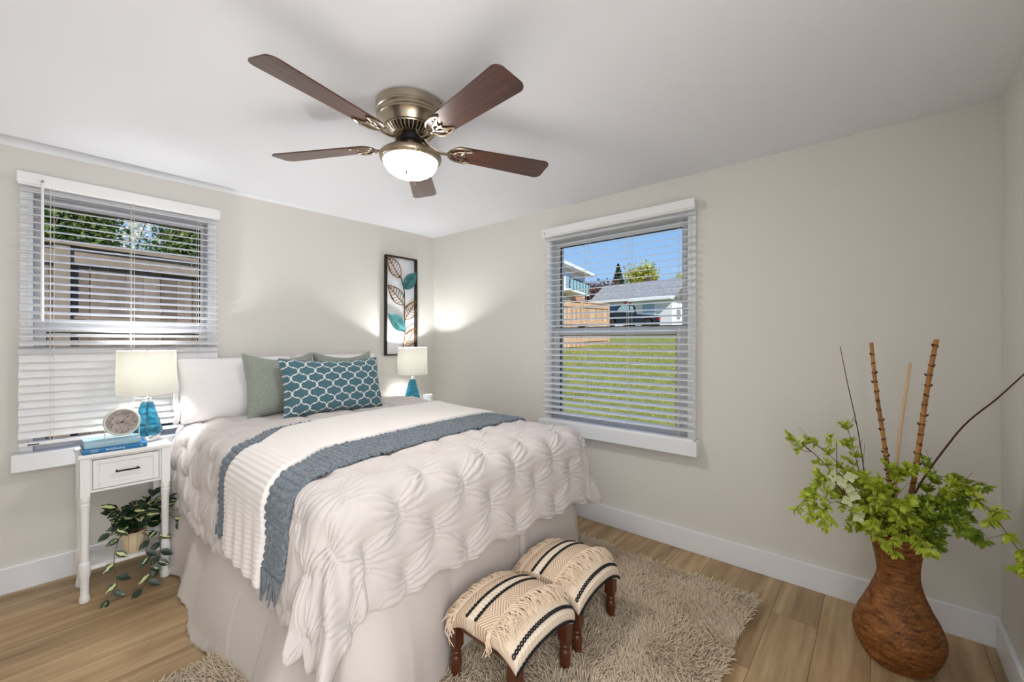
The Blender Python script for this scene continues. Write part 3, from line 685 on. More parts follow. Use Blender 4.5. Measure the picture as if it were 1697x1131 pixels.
# ---- drape: flat cloth coordinates (X along the bed's width, Y along its length) to the quilted, hanging surface
XL, XR, YF, ZT, RR = -1.955, -0.640, -1.955, 0.783, 0.115
HL, HR, HF = 0.505, 0.47, 0.455                                         # overhangs left, right, foot
def drape(X, Y, off=0.0):
    bx = np.clip(X, XL, XR); by = np.maximum(Y, YF)
    a = X - bx; b = Y - by; d = np.sqrt(a * a + b * b) + 1e-9; ux, uy = a / d, b / d
    lim = np.where(X > -1.3, 0.43, 0.60); d = np.where(d > lim - 0.06, lim - 0.06 + 0.06 * np.tanh((d - lim + 0.06) / 0.06) * np.where((np.abs(a) > 1e-6) & (np.abs(b) > 1e-6), 1, 1), d) if False else d; cap = (np.abs(a) > 1e-6) & (np.abs(b) > 1e-6); d = np.where(cap, np.minimum(d, lim + 0.06 * (1 - np.exp(-np.maximum(0, d - lim) / 0.06))), d)
    corner = np.clip(np.minimum(np.abs(a), np.abs(b)) / 0.10, 0, 1)
    phi = np.arctan2(np.abs(b), np.abs(a) + 1e-9)
    q = RR * PI / 2; ang = np.minimum(d / RR, PI / 2); ext = np.maximum(0, d - q)
    flare_ = 0.10 + 0.08 * corner
    folds = corner * ext * (0.13 * np.sin(phi * 8 + 0.6) + 0.05 * np.sin(phi * 17))
    hor = RR * np.sin(ang) + flare_ * ext + folds
    z = ZT - RR * (1 - np.cos(ang)) - ext * math.sqrt(1 - 0.1 ** 2)
    # crowned top
    cx = np.clip((bx - XL) / (XR - XL), 0, 1); z = z + 0.022 * np.sin(PI * cx) ** 0.6 - 0.012 + 0.044 * np.exp(-((X + 0.58) / 0.16) ** 2 - ((Y + 0.48) / 0.34) ** 2)
    nx, ny, nz = ux * np.sin(ang), uy * np.sin(ang), np.cos(ang)
    return np.stack([bx + ux * hor + nx * off, by + uy * hor + ny * off, z + nz * off], -1)
PU, PV = 0.30, 0.125; PU0, PV0 = -1.655, -1.985
def pinches(X, Y, wrinkles=True):
    """ruched pin-tuck relief of the comforter: rows of short gathers, staggered, with creases fanning out"""
    j0 = np.round((PV0 - Y) / PV); acc = np.zeros_like(X); wr = np.zeros_like(X); bead = np.zeros_like(X); rdg = np.zeros_like(X)
    for dj in (-2, -1, 0, 1, 2):
        j = j0 + dj; sh = 0.5 * PU * (np.mod(j, 2)); i0 = np.round((X - PU0 - sh) / PU)
        for di in (-1, 0, 1):
            i = i0 + di
            hsh = np.sin(i * 12.9898 + j * 78.233) * 43758.5453; h1 = hsh - np.floor(hsh); hsh2 = np.sin(i * 39.34 + j * 11.13) * 24634.63; h2 = hsh2 - np.floor(hsh2)
            cu = PU0 + sh + i * PU + 0.03 * (h1 - 0.5); cv = PV0 - j * PV + 0.02 * (h2 - 0.5)
            du = X - cu; dv = Y - cv; dvc = np.clip(dv, -0.040, 0.040); e = np.sqrt(du * du + (dv - dvc) ** 2)
            acc += np.exp(-(e / 0.045) ** 2)
            for sg in (1, -1):
                al = (du * 0.15 + sg * dv * 0.125) / 0.195; ac = (-sg * dv * 0.15 + du * 0.125) / 0.195
                rdg += np.exp(-(ac / (0.006 + 0.05 * np.abs(al))) ** 2) * np.clip(np.abs(al) / 0.03, 0, 1) * np.clip(1 - np.abs(al) / 0.17, 0, 1)
            if wrinkles:
                lam = 0.013 + 0.22 * np.abs(du)
                win = np.exp(-(np.abs(du) / 0.095) ** 2) * np.exp(-(dv / (0.042 + 0.75 * np.abs(du))) ** 4) * (1 - np.exp(-(np.abs(du) / 0.010) ** 2))
                ph = 2 * PI * dv / lam + 6 * h1 + 14 * du * (h2 - 0.5)
                wr += win * (np.abs(np.sin(ph / 2 + 0.6 * np.sin(3 * h2 + 20 * du))) ** 0.8 - 0.5)
                bead += np.exp(-(du / 0.0065) ** 2) * (np.abs(dv) < 0.045) * (0.5 + 0.5 * np.cos(2 * PI * dv / 0.0125)) * np.sign(1)
                bead += np.exp(-((np.abs(du) - 0.013) / 0.005) ** 2) * (np.abs(dv) < 0.042) * (0.5 + 0.5 * np.cos(2 * PI * dv / 0.0125 + PI)) * 0.8
    puff = -0.018 * np.minimum(acc, 1.25) + 0.006 * rdg
    if not wrinkles: return puff
    return puff + 0.0115 * wr + 0.0048 * bead
# throw outlines in flat coordinates: Y of the head-side and foot-side edges for a given X
def grey_edges(X):
    return (np.interp(X, [-2.36, -2.15, -1.95, -1.8, -1.3, -0.3], [-1.16, -1.10, -1.02, -0.87, -0.85, -0.75]), np.interp(X, [-2.40, -2.2, -1.95, -1.80, -1.5, -1.1, -0.7, -0.4], [-1.83, -1.85, -1.79, -1.755, -1.735, -1.69, -1.65, -1.60]))
def ivory_edges(X):
    return (np.interp(X, [-2.40, -2.2, -1.95, -1.78, -1.6, -0.3], [-1.28, -1.24, -1.17, -0.97, -0.925, -0.76]), np.interp(X, [-2.40, -2.2, -1.95, -1.80, -1.53, -1.17, -0.37], [-1.69, -1.68, -1.60, -1.50, -1.485, -1.45, -1.335]))
def comf_h(X, Y, wrinkles=True):
    h = pinches(X, Y, wrinkles)
    a, b = grey_edges(X); m = 1 / (1 + np.exp(-(a - Y) / 0.02)) / (1 + np.exp(-(Y - b) / 0.02))
    return h * (1 - 0.6 * m) - 0.012 * m + 0.006 * smooth_noise(X * 9, Y * 9, 5, 2)
nu, nv = 680, 640
Xg = np.linspace(XL - HL, XR + HR, nu); Yg = np.linspace(-0.125, YF - HF, nv); X, Y = np.meshgrid(Xg, Yg, indexing='ij')
h = comf_h(X, Y) + 0.016
edge = np.minimum(np.minimum(X - (XL - HL), (XR + HR) - X), Y - (YF - HF))
ed = np.clip(edge / 0.035, 0, 1); h = h - 0.028 * (1 - np.sqrt(1 - (1 - ed) ** 2))            # rounded, stuffed hem
# scalloped hem
Xs = X + 0.014 * np.cos(2 * PI * Y / 0.125) * np.clip((XL - X) / HL, 0, 1) ** 2; Ys = Y + 0.016 * np.cos(2 * PI * (X - PU0) / PU) * np.clip((YF - Y) / HF, 0, 1) ** 2
P = drape(Xs, Ys, h)
P[..., 2] = np.maximum(P[..., 2], 0.05)
g = G(); g.grid(P, flip=True); comf = part('comforter', g, M_comf, None, angle=180, solid=0.006)
tag(comf, 'white ruched pintuck comforter spread over the bed and hanging at its foot', 'comforter')

# ---- throws
def throw(name, edges, x0, x1, nu, nv, off, relief, m, label, frn=None, fold=0.0):
    Xv = np.linspace(x0, x1, nu); Tv = np.linspace(0, 1, nv); X = np.repeat(Xv[:, None], nv, 1); a, b = edges(X); Y = a + (b - a) * Tv[None]
    base = comf_h(X, Y, False) * 0.22 + 0.012
    hang = np.clip((XL - X) / 0.3, 0, 1)
    h = base + off + relief(X, Y, a, b) + fold * hang ** 3 * np.sin(2 * PI * (Y - a) / 0.105)
    e = np.minimum(np.minimum(X - x0, x1 - X), np.minimum(a - Y, Y - b)); e = np.clip(e / 0.012, 0, 1); h = h - (1 - np.sqrt(1 - (1 - e) ** 2)) * off * 0.9
    P = drape(X, Y, h); g = G(); g.grid(P, flip=True)
    o = part(name, g, m, None, angle=180, solid=0.004); tag(o, label, 'throw blanket'); return o
M_grey = cloth_mat('slate_blue_chenille', (98, 108, 118), 500, 0.3, noise=(90, (80, 90, 100), (130, 140, 150)), sheen=0.4)
M_ivory = cloth_mat('ivory_ribbed_knit', (240, 234, 231), 500, 0.25, sheen=0.3)
def chunky(X, Y, a, b):
    u = X / 0.026; v = (a - Y) / 0.020; sh = 0.5 * np.mod(np.floor(u), 2); fu = u - np.floor(u) - 0.5; fv = v + sh; fv = fv - np.floor(fv) - 0.5
    hs = np.sin(np.floor(u) * 12.9 + np.floor(v + sh) * 78.2) * 4375.5; hs = hs - np.floor(hs)
    return 0.0115 * (0.75 + 0.4 * hs) * np.clip(1 - (fu / 0.52) ** 2, 0, 1) ** 0.6 * np.clip(1 - (fv / 0.52) ** 2, 0, 1) ** 0.6 - 0.004
def ribbed(X, Y, a, b): return 0.0012 * np.cos(2 * PI * X / 0.017) + 0.0005 * np.cos(2 * PI * (a - Y) / 0.012) * (np.cos(2 * PI * X / 0.017) > 0)
tg = throw('throw_blanket', grey_edges, -2.315, -0.45, 560, 240, 0.014, chunky, M_grey, 'chunky slate-grey fringed throw lying across the bed beneath the ivory one')
ti = throw('throw_blanket', ivory_edges, -2.385, -0.43, 640, 200, 0.032, ribbed, M_ivory, 'ivory ribbed knit throw laid over the slate-grey throw', fold=0.006)
# fringe of the grey throw
rs = np.random.RandomState(3); g = G()
a_, b_ = grey_edges(np.array([-2.315]))
for y in np.arange(a_[0] - 0.01, b_[0] + 0.005, -0.013):
    infront = y < -1.66 or y > -1.30
    if not infront: continue
    L = rs.uniform(0.06, 0.11) if y < -1.6 else rs.uniform(0.03, 0.05)
    xs = np.linspace(-2.31, -2.31 - L, 7); P = drape(xs, y + 0.014 * rs.randn() * np.linspace(0, 1, 7), 0.030 + 0.006 * rs.randn() * np.linspace(0, 1, 7))
    g.tube(P, np.linspace(0.0068, 0.003, 7), 6)
fr = part('fringe', g, M_grey, tg); fr['kind'] = 'stuff'

# ------------------------------------------------------------------ pillows
def pillow(name, w, hgt, th, m, label, loc, lean, rz=0.0, roll=0.0, seed=1, pinch=0.07, power=0.42, wrk=0.006, group=None, sag=0.0):
    n = 70; u, v = np.meshgrid(np.linspace(-1, 1, n), np.linspace(-1, 1, n), indexing='ij')
    x = w / 2 * u * (1 - pinch * (1 - v ** 2) * np.abs(u) ** 3); z = hgt / 2 * v * (1 - pinch * (1 - u ** 2) * np.abs(v) ** 3)
    f = np.clip((1 - u ** 4) * (1 - v ** 4), 0, 1) ** power * (1 - 0.10 * (u ** 2 + v ** 2) / 2)
    g = G()
    for s_ in (1, -1):
        rc = 1 - 0.018 * (np.abs(u) ** 10) * (np.abs(v) ** 10)
        wn = smooth_noise(u * 2.2, v * 2.2, seed + (s_ > 0), 2) * 0.012
        # creases that run in from the corners and seams
        cr = 0
        for k in range(10):
            rs = np.random.RandomState(seed * 20 + k + (s_ > 0) * 7); cx, cy = rs.choice([-1, 1]), rs.choice([-1, 1]); an = math.atan2(-cy, -cx) + rs.uniform(-0.6, 0.6)
            du, dv = u - cx * 0.97, v - cy * 0.97; al = du * math.cos(an) + dv * math.sin(an); ac = -du * math.sin(an) + dv * math.cos(an)
            cr = cr + np.exp(-((ac) / (0.035 + 0.05 * np.clip(al, 0, 1))) ** 2) * np.clip(al, 0, 1) ** 0.5 * np.exp(-al / 0.45) * rs.choice([-1, 1])
        y = -s_ * (th / 2 * f + (wn + wrk * cr) * f ** 0.6)
        g.grid(np.stack([x * rc, y, z * rc - sag * (1 - u ** 2) * (v > 0) * v ** 2], -1), flip=(s_ < 0), uv=np.stack([u * w / 2, v * hgt / 2], -1))
    o = part(name, g, m, None, angle=180); tag(o, label, 'pillow', group)
    o.matrix_world = Matrix.Translation(loc) @ rotz(rz) @ Matrix.Rotation(lean, 4, 'X') @ Matrix.Rotation(roll, 4, 'Y') @ Matrix.Translation((0, 0, hgt / 2)); return o
M_pillow = cloth_mat('white_pillowcase', (236, 234, 236), 900, 0.08)
M_greyp = cloth_mat('heathered_grey_fabric', (140, 148, 140), 600, 0.25, noise=(330, (108, 116, 110), (176, 182, 172)))
def trellis_mat():
    m = bpy.data.materials.new('teal_trellis_fabric'); m.use_nodes = True; t = NT(m); b = t.n['Principled BSDF']
    sp = t.new('ShaderNodeSeparateXYZ'); t.link(t.coord('UV'), sp.inputs[0])
    a = t.math('MULTIPLY', sp.outputs[0], 2 * PI / 0.108); c = t.math('MULTIPLY', sp.outputs[1], 2 * PI / 0.096)
    def F(x, y):
        cx, cy = t.math('COSINE', x), t.math('COSINE', y); ss = t.math('ABSOLUTE', t.math('MULTIPLY', t.math('SINE', x), t.math('SINE', y)))
        w = t.math('MULTIPLY', t.math('SUBTRACT', cy, cx), ss)
        return t.math('MULTIPLY_ADD', w, 0.66, t.math('ADD', cx, cy))
    e = 0.05; f0 = F(a, c); fx = t.math('DIVIDE', t.math('SUBTRACT', F(t.math('ADD', a, e), c), f0), e); fy = t.math('DIVIDE', t.math('SUBTRACT', F(a, t.math('ADD', c, e)), f0), e)
    gr = t.math('SQRT', t.math('ADD', t.math('ADD', t.math('MULTIPLY', fx, fx), t.math('MULTIPLY', fy, fy)), 0.05))
    d = t.math('DIVIDE', t.math('ABSOLUTE', f0), gr)
    bl_ = t.math('ADD', t.math('POWER', t.math('COSINE', a), 2), t.math('POWER', t.math('COSINE', c), 2))
    line = t.math('MAXIMUM', t.ramp(d, [(0.16, (1, 1, 1)), (0.22, (0, 0, 0))]), t.ramp(bl_, [(0.10, (1, 1, 1)), (0.15, (0, 0, 0))]))
    n = t.noise(t.coord(), 420, 3, 0.7); base = t.ramp(n, [(0.3, lin((52, 88, 100))), (0.7, lin((98, 134, 144)))])
    t.link(t.mix(line, base, lin((222, 222, 220))), b.inputs['Base Color']); b.inputs['Roughness'].default_value = 0.95; b.inputs['Sheen Weight'].default_value = 0.2; b.inputs['Specular IOR Level'].default_value = 0.15
    t.link(t.bump(t.math('ADD', n, t.math('MULTIPLY', line, 0.4)), 0.3, 0.002), b.inputs['Normal']); return m
PZ = 0.782
wp = pillow('pillow', 0.66, 0.40, 0.20, M_pillow, 'white bed pillow standing at the head of the bed, nearest the window', (-1.735, -0.20, PZ - 0.005), -0.17, 0.05, 0, 1, 0.03, 0.36, 0.024)
# open end of the pillowcase: a loose cuff
cu = G(); n = 24; P = np.zeros((n, 6, 3))
for i, v in enumerate(np.linspace(-1, 1, n)):
    for j in range(6):
        k = j / 5; P[i, j] = (-0.325 - 0.03 * k - 0.012 * abs(v) ** 3, -0.016 * math.sin(v * 7 + k) - 0.012 * k, 0.196 * v * (1 - 0.05 * k))
cu.grid(P, flip=True); part('pillowcase_cuff', cu, M_pillow, wp, solid=0.003, angle=180)
pillow('pillow', 0.62, 0.40, 0.20, M_pillow, 'white bed pillow at the far side of the bed, peeking out behind the grey cushion', (-1.06, -0.19, PZ), -0.17, -0.05, 0, 2, 0.03, 0.36, 0.012)
pillow('throw_pillow', 0.46, 0.425, 0.17, M_greyp, 'grey heathered square cushion between the white pillow and the teal cushion', (-1.545, -0.385, PZ + 0.005), -0.20, 0.10, 0.0, 3, 0.12, 0.42, 0.006, sag=0.03)
pillow('throw_pillow', 0.46, 0.425, 0.17, M_greyp, 'grey heathered cushion mostly hidden behind the top of the teal cushion', (-1.105, -0.385, PZ + 0.005), -0.20, 0.02, 0.0, 4, 0.12, 0.42, 0.006, sag=0.03)
pillow('lumbar_pillow', 0.71, 0.385, 0.17, trellis_mat(), 'teal oblong cushion with a white quatrefoil trellis pattern, front of the pillows', (-1.285, -0.585, PZ + 0.012), -0.24, 0.04, 0.015, 5, 0.08, 0.42, 0.007, sag=0.02)

# ------------------------------------------------------------------ shag rug
def shag_mat():
    m = bpy.data.materials.new('cream_shag_yarn'); m.use_nodes = True; t = NT(m); b = t.n['Principled BSDF']
    f = t.noise(t.coord(), 5, 3); k = t.noise(t.coord(), 160, 2)
    c = t.mix(0.5, t.ramp(f, [(0.3, lin((250, 230, 202))), (0.7, lin((255, 243, 224)))]), t.ramp(k, [(0.3, lin((250, 230, 200))), (0.7, lin((255, 248, 232)))]))
    t.link(c, b.inputs['Base Color']); b.inputs['Roughness'].default_value = 0.9; b.inputs['Specular IOR Level'].default_value = 0.15; b.inputs['Sheen Weight'].default_value = 0.7
    tr = t.new('ShaderNodeBsdfTranslucent'); t.link(c, tr.inputs[0]); mx = t.new('ShaderNodeMixShader'); mx.inputs[0].default_value = 0.4; t.link(b.outputs[0], mx.inputs[1]); t.link(tr.outputs[0], mx.inputs[2]); t.link(mx.outputs[0], t.n['Material Output'].inputs[0]); return m
M_shag = shag_mat(); M_rugback = mat('rug_backing', (236, 220, 196), 0.95)
RX0, RX1, RY0, RY1 = -2.55, -0.325, -2.885, -1.345
g = G(); g.box(RX0 + 0.01, RX1 - 0.01, RY0 + 0.01, RY1 - 0.01, 0.0005, 0.020); rug = solo('rug', g, M_rugback, 'cream shaggy rug under the foot of the bed and the stools', 'rug', (-1.43, -2.1, 0), smooth=False)
rs = np.random.RandomState(11); N = 72000
bx = rs.uniform(RX0, RX1, N); by = rs.uniform(RY0, RY1, N); keep = ~((bx > -1.93) & (bx < -0.66) & (by > -1.97)); bx, by = bx[keep], by[keep]; N = len(bx)
fl = np.stack([smooth_noise(bx * 14, by * 14, 7, 3), smooth_noise(bx * 14, by * 14, 8, 3)], 1); ang = np.arctan2(fl[:, 1], fl[:, 0]) + rs.normal(0, 0.9, N)
L = rs.uniform(0.026, 0.050, N); tilt = np.clip(rs.normal(1.0, 0.3, N), 0.2, 1.5); K = 5
ctr = np.zeros((N, K, 3)); pos = np.stack([bx, by, np.full(N, 0.016)], 1); ctr[:, 0] = pos
for k in range(1, K):
    a = tilt * (0.35 + 0.9 * k / K); st = (L / (K - 1))[:, None] * np.stack([np.sin(a) * np.cos(ang), np.sin(a) * np.sin(ang), np.cos(a)], 1); pos = pos + st; ctr[:, k] = pos
ctr[..., 2] = np.maximum(ctr[..., 2], np.where((bx > RX0 + 0.04) & (bx < RX1 - 0.04) & (by > RY0 + 0.04) & (by < RY1 - 0.04), 0.021, 0.004)[:, None])
rad = np.array([0.0016, 0.0021, 0.0022, 0.0019, 0.0009]) * 1.25
V = np.zeros((N, K, 3, 3)); side = np.stack([-np.sin(ang), np.cos(ang), np.zeros(N)], 1); upv = np.stack([-np.cos(ang) * 0.6, -np.sin(ang) * 0.6, np.full(N, 0.8)], 1)
for q in range(3):
    c_, s_ = math.cos(q * 2 * PI / 3 + 0.5), math.sin(q * 2 * PI / 3 + 0.5); V[:, :, q] = ctr + rad[None, :, None] * (c_ * side + s_ * upv)[:, None]
V = V.reshape(-1, 3); bi = (np.arange(N) * K * 3)[:, None, None] + (np.arange(K - 1) * 3)[None, :, None]; q = np.arange(3)[None, None]; q2 = (q + 1) % 3
F = np.stack([bi + q, bi + q2, bi + 3 + q2, bi + 3 + q], -1).reshape(-1, 4)
me = quick_mesh('pile', V - np.array([-1.43, -2.1, 0]), F); me.materials.append(M_shag); pile = bpy.data.objects.new('pile', me); COL.objects.link(pile); pile.parent = rug; pile['kind'] = 'stuff'

# ------------------------------------------------------------------ footstools
def stool_wood():
    m = wood_mat('stained_turned_wood', (44, 20, 11), (112, 56, 26), (8, 8, 1.6), 0.35, 0.3); return m
M_stool = stool_wood()
def stool_fabric():
    m = bpy.data.materials.new('cream_woven_herringbone'); m.use_nodes = True; t = NT(m); b = t.n['Principled BSDF']
    sp = t.new('ShaderNodeSeparateXYZ'); t.link(t.coord('UV'), sp.inputs[0]); x, y = sp.outputs[0], sp.outputs[1]     # metres across / along
    zig = t.math('ABSOLUTE', t.math('SUBTRACT', t.math('FRACT', t.math('DIVIDE', x, 0.12)), 0.5))
    ph = t.math('FRACT', t.math('DIVIDE', t.math('MULTIPLY_ADD', zig, 0.10, y), 0.0125))
    chev = t.math('GREATER_THAN', ph, 0.55)
    band = t.math('MULTIPLY', t.math('LESS_THAN', y, 0.118), t.math('GREATER_THAN', y, -0.055))
    mid = t.math('MULTIPLY', t.math('LESS_THAN', y, 0.058), t.math('GREATER_THAN', y, 0.018))
    rib = t.math('GREATER_THAN', t.math('FRACT', t.math('DIVIDE', x, 0.0165)), 0.45)
    low = t.math('LESS_THAN', y, -0.158)
    msk = t.math('MULTIPLY', chev, t.math('MULTIPLY', band, t.math('SUBTRACT', 1, mid)))
    ribm = t.math('MULTIPLY', rib, t.math('MAXIMUM', mid, low))
    n = t.noise(t.coord(), 300, 2); base = t.ramp(n, [(0.3, lin((222, 202, 178))), (0.7, lin((240, 224, 204)))])
    c = t.mix(t.math('MULTIPLY', msk, 0.85), base, lin((186, 150, 118))); c = t.mix(t.math('MULTIPLY', ribm, 0.5), c, lin((250, 238, 222)))
    t.link(c, b.inputs['Base Color']); b.inputs['Roughness'].default_value = 0.95; b.inputs['Specular IOR Level'].default_value = 0.1
    t.link(t.bump(t.math('SUBTRACT', t.math('ADD', n, t.math('MULTIPLY', ribm, 2.0)), t.math('MULTIPLY', msk, 1.5)), 0.4, 0.003), b.inputs['Normal']); return m
M_stoolfab = stool_fabric(); M_yarnblack = mat('black_braid_yarn', (20, 20, 24), 0.9); M_fringe = mat('cream_cotton_fringe', (236, 214, 190), 0.9, spec=0.1)
SWX, SWY = 0.178, 0.176
def cz(x, y): # top surface of the cushion
    return 0.247 + 0.040 * (1 - np.abs(x / SWX) ** 2.2) + 0.052 * (1 - np.abs(y / SWY) ** 2.6) - 0.012 * (np.abs(x / SWX) ** 4) * (np.abs(y / SWY) ** 4)
def make_stool(loc, label):
    r = thing('footstool', label, 'footstool', loc, 0, 'woven fringed footstools')
    n, mm = 44, 44; U, V_ = np.meshgrid(np.linspace(-1, 1, n), np.linspace(-1, 1, mm), indexing='ij')
    px = SWX * U * np.sqrt(1 - 0.06 * V_ ** 2); py = SWY * V_ * np.sqrt(1 - 0.06 * U ** 2)
    g = G(); g.grid(np.stack([px, py, cz(px, py)], -1), uv=np.stack([px, py], -1))
    per = [(i, 0) for i in range(n)] + [(n - 1, j) for j in range(1, mm)] + [(i, mm - 1) for i in range(n - 2, -1, -1)] + [(0, j) for j in range(mm - 2, 0, -1)]
    ring = np.array([(px[i, j], py[i, j], cz(px[i, j], py[i, j])) for i, j in per]); rows = []
    for k, (dz, sc) in enumerate(((0, 1.0), (-0.014, 1.012), (-0.036, 1.005), (-0.046, 0.97), (-0.046, 0.3))):
        q = ring.copy(); q[:, :2] *= sc
        if k: q[:, 2] = ring[:, 2] + dz
        if k >= 3: q[:, 2] = np.minimum(q[:, 2], 0.245)
        rows.append(q)
    Pp = np.stack(rows, 1); uv = np.stack([Pp[..., 0], Pp[..., 1] - (Pp[..., 1] < -0.15) * (0.2 * (ring[:, None, 2] - Pp[..., 2]))], -1)
    g.grid(Pp, uv=uv, wrap=True, flip=True)
    cush = part('cushion', g, M_stoolfab, r, angle=70)
    def braid(y, zoff, front=False):
        g = G(); n = 240; xs = np.linspace(-SWX * 0.985, SWX * 0.985, n); ph = xs / 0.0135 * 2 * PI / 2
        for s_ in (1, -1):
            yy = y + s_ * 0.0040 * np.sin(ph)
            if front: pts = np.stack([xs, np.full(n, -SWY * 1.016) + 0.008 * (xs / SWX) ** 2 * 0.6, cz(xs, -SWY) + zoff + s_ * 0.0040 * np.sin(ph) + 0.0], 1); pts[:, 1] -= s_ * 0.0012 * np.cos(ph) + 0.001
            else: pts = np.stack([xs, yy, cz(xs, yy) + 0.0022 + s_ * 0.0012 * np.cos(ph)], 1)
            g.tube(pts, 0.0029, 5)
        return part('braided_stripe', g, M_yarnblack, cush, label='black braided stripe')
    braid(0.060, 0); braid(0.016, 0); braid(-0.158, 0); braid(0, -0.032, True)
    rs = np.random.RandomState(5)
    def fringe(y0, sgn, L0):
        g = G()
        for k in range(176):
            kq = k // 4; x = -SWX * 0.99 + 2 * SWX * 0.99 * (kq + 0.3 * rs.uniform()) / 43.3; L = L0 * rs.uniform(0.7, 1.2); K = 7; dx = 0.28 * math.sin(kq * 2.7) + rs.normal(0, 0.22); w = rs.normal(0, 0.010)
            lift = rs.uniform(0.002, 0.020)
            pts = []
            for q in range(K):
                t = q / (K - 1); yy = y0 + sgn * L * t; xx = x + dx * L * t + w * math.sin(t * 5)
                out = max(0, abs(yy) - SWY); yc = np.sign(yy) * min(abs(yy), SWY + 0.006); xc = np.clip(xx, -SWX, SWX)
                z = float(cz(xc, np.clip(yc, -SWY, SWY))) + 0.003 + lift * math.sin(t * PI) - out * 0.85
                pts.append((xx, yc + sgn * 0.15 * out, z))
            g.tube(pts, [0.0024, 0.0023, 0.0022, 0.0021, 0.002, 0.0018, 0.0012], 5)
        # hanging tuft over each end
        for ex in (-1, 1):
            for k in range(9):
                x = ex * (SWX + 0.004); L = rs.uniform(0.05, 0.10); y = y0 + sgn * rs.uniform(-0.008, 0.02)
                z0 = float(cz(ex * SWX, y)); pts = [(ex * SWX * 0.98, y, z0 + 0.004), (x + ex * 0.006, y + rs.normal(0, .004), z0 - 0.01), (x + ex * 0.008, y + rs.normal(0, .008), z0 - L * 0.6), (x + ex * 0.006 + rs.normal(0, .004), y + rs.normal(0, .012), z0 - L)]
                g.tube(pts, [0.0024, 0.0023, 0.002, 0.0013], 5)
        g.tube([(x, y0, float(cz(x, y0)) + 0.002) for x in np.linspace(-SWX * 0.99, SWX * 0.99, 30)], 0.004, 6)
        o = part('fringe', g, M_fringe, cush); o['kind'] = 'stuff'
    fringe(0.122, 1, 0.060); fringe(-0.058, -1, 0.072)
    g = G(); g.box(-0.150, 0.150, -0.148, 0.148, 0.208, 0.225); part('seat_frame', g, M_stool, r, smooth=False, bevel=0.003)
    leg0 = None
    for sx in (-1, 1):
        for sy in (-1, 1):
            if leg0 is None:
                g = G(); g.lathe([(0.001, 0), (0.019, 0.0), (0.0205, 0.006), (0.018, 0.016), (0.0145, 0.024), (0.016, 0.030), (0.0205, 0.062), (0.0225, 0.085), (0.020, 0.105), (0.0165, 0.112), (0.0195, 0.118), (0.0195, 0.124), (0.0165, 0.129), (0.0215, 0.136), (0.022, 0.145)], 24)
                g.box(-0.0205, 0.0205, -0.0205, 0.0205, 0.143, 0.23); leg0 = part('leg', g, M_stool, r, bevel=0.002); o = leg0
            else: o = leg0.copy(); COL.objects.link(o); o.parent = r
            o.location = (sx * 0.147, sy * 0.145, 0)
    return r
s1 = make_stool((-1.463, -2.283, 0.0), 'fringed cream footstool with black braid, nearer the camera')
dup(s1, (-1.075, -2.272, 0.0), 0.02, 'fringed cream footstool with black braid, farther along the bed foot')

# ------------------------------------------------------------------ potted trailing vine on the nightstand shelf
def leaf_geo(g, base, d, nrm, L, wd, curl=0.15, fold=0.25, n=7, shape=0.8):
    """a pointed, slightly folded leaf; UV x across (-1..1 -> 0..1), y along"""
    d = np.array(d, float); d /= np.linalg.norm(d) + 1e-9; nrm = np.array(nrm, float); nrm = nrm - d * (nrm @ d); nrm /= np.linalg.norm(nrm) + 1e-9; p = np.cross(d, nrm)
    V = []; uv = []
    for i in range(n):
        t = i / (n - 1); w = wd * max(0.03, math.sin(PI * t ** shape)) if i < n - 1 else 0.0004
        c = np.array(base) + d * L * t - nrm * curl * L * t * t
        for s in (-1, 0, 1): V.append(c + p * w * s + nrm * abs(s) * w * fold); uv.append((0.5 + 0.5 * s, t))
    F = []
    for i in range(n - 1):
        for k in (0, 1): a = i * 3 + k; F.append((a, a + 1, a + 4, a + 3))
    g.add(V, F, uv)
def variegated():
    m = bpy.data.materials.new('variegated_leaf'); m.use_nodes = True; t = NT(m); b = t.n['Principled BSDF']
    sp = t.new('ShaderNodeSeparateXYZ'); t.link(t.coord('UV'), sp.inputs[0]); ge = t.new('ShaderNodeNewGeometry')
    a = t.math('ABSOLUTE', t.math('SUBTRACT', sp.outputs[0], 0.5)); n = t.noise(t.coord(), 55, 3)
    k = t.math('ADD', t.math('ADD', t.math('MULTIPLY', a, 1.5), t.math('MULTIPLY', t.math('SUBTRACT', n, 0.5), 1.1)), t.math('MULTIPLY', t.math('SUBTRACT', ge.outputs['Random Per Island'], 0.5), 0.75))
    t.link(t.ramp(k, [(0.0, lin((206, 208, 150))), (0.06, lin((110, 140, 60))), (0.12, lin((22, 54, 26))), (0.8, lin((14, 38, 20)))]), b.inputs['Base Color']); b.inputs['Roughness'].default_value = 0.35; return m
M_vine = variegated(); M_vstem = mat('vine_stem', (92, 74, 52), 0.7)
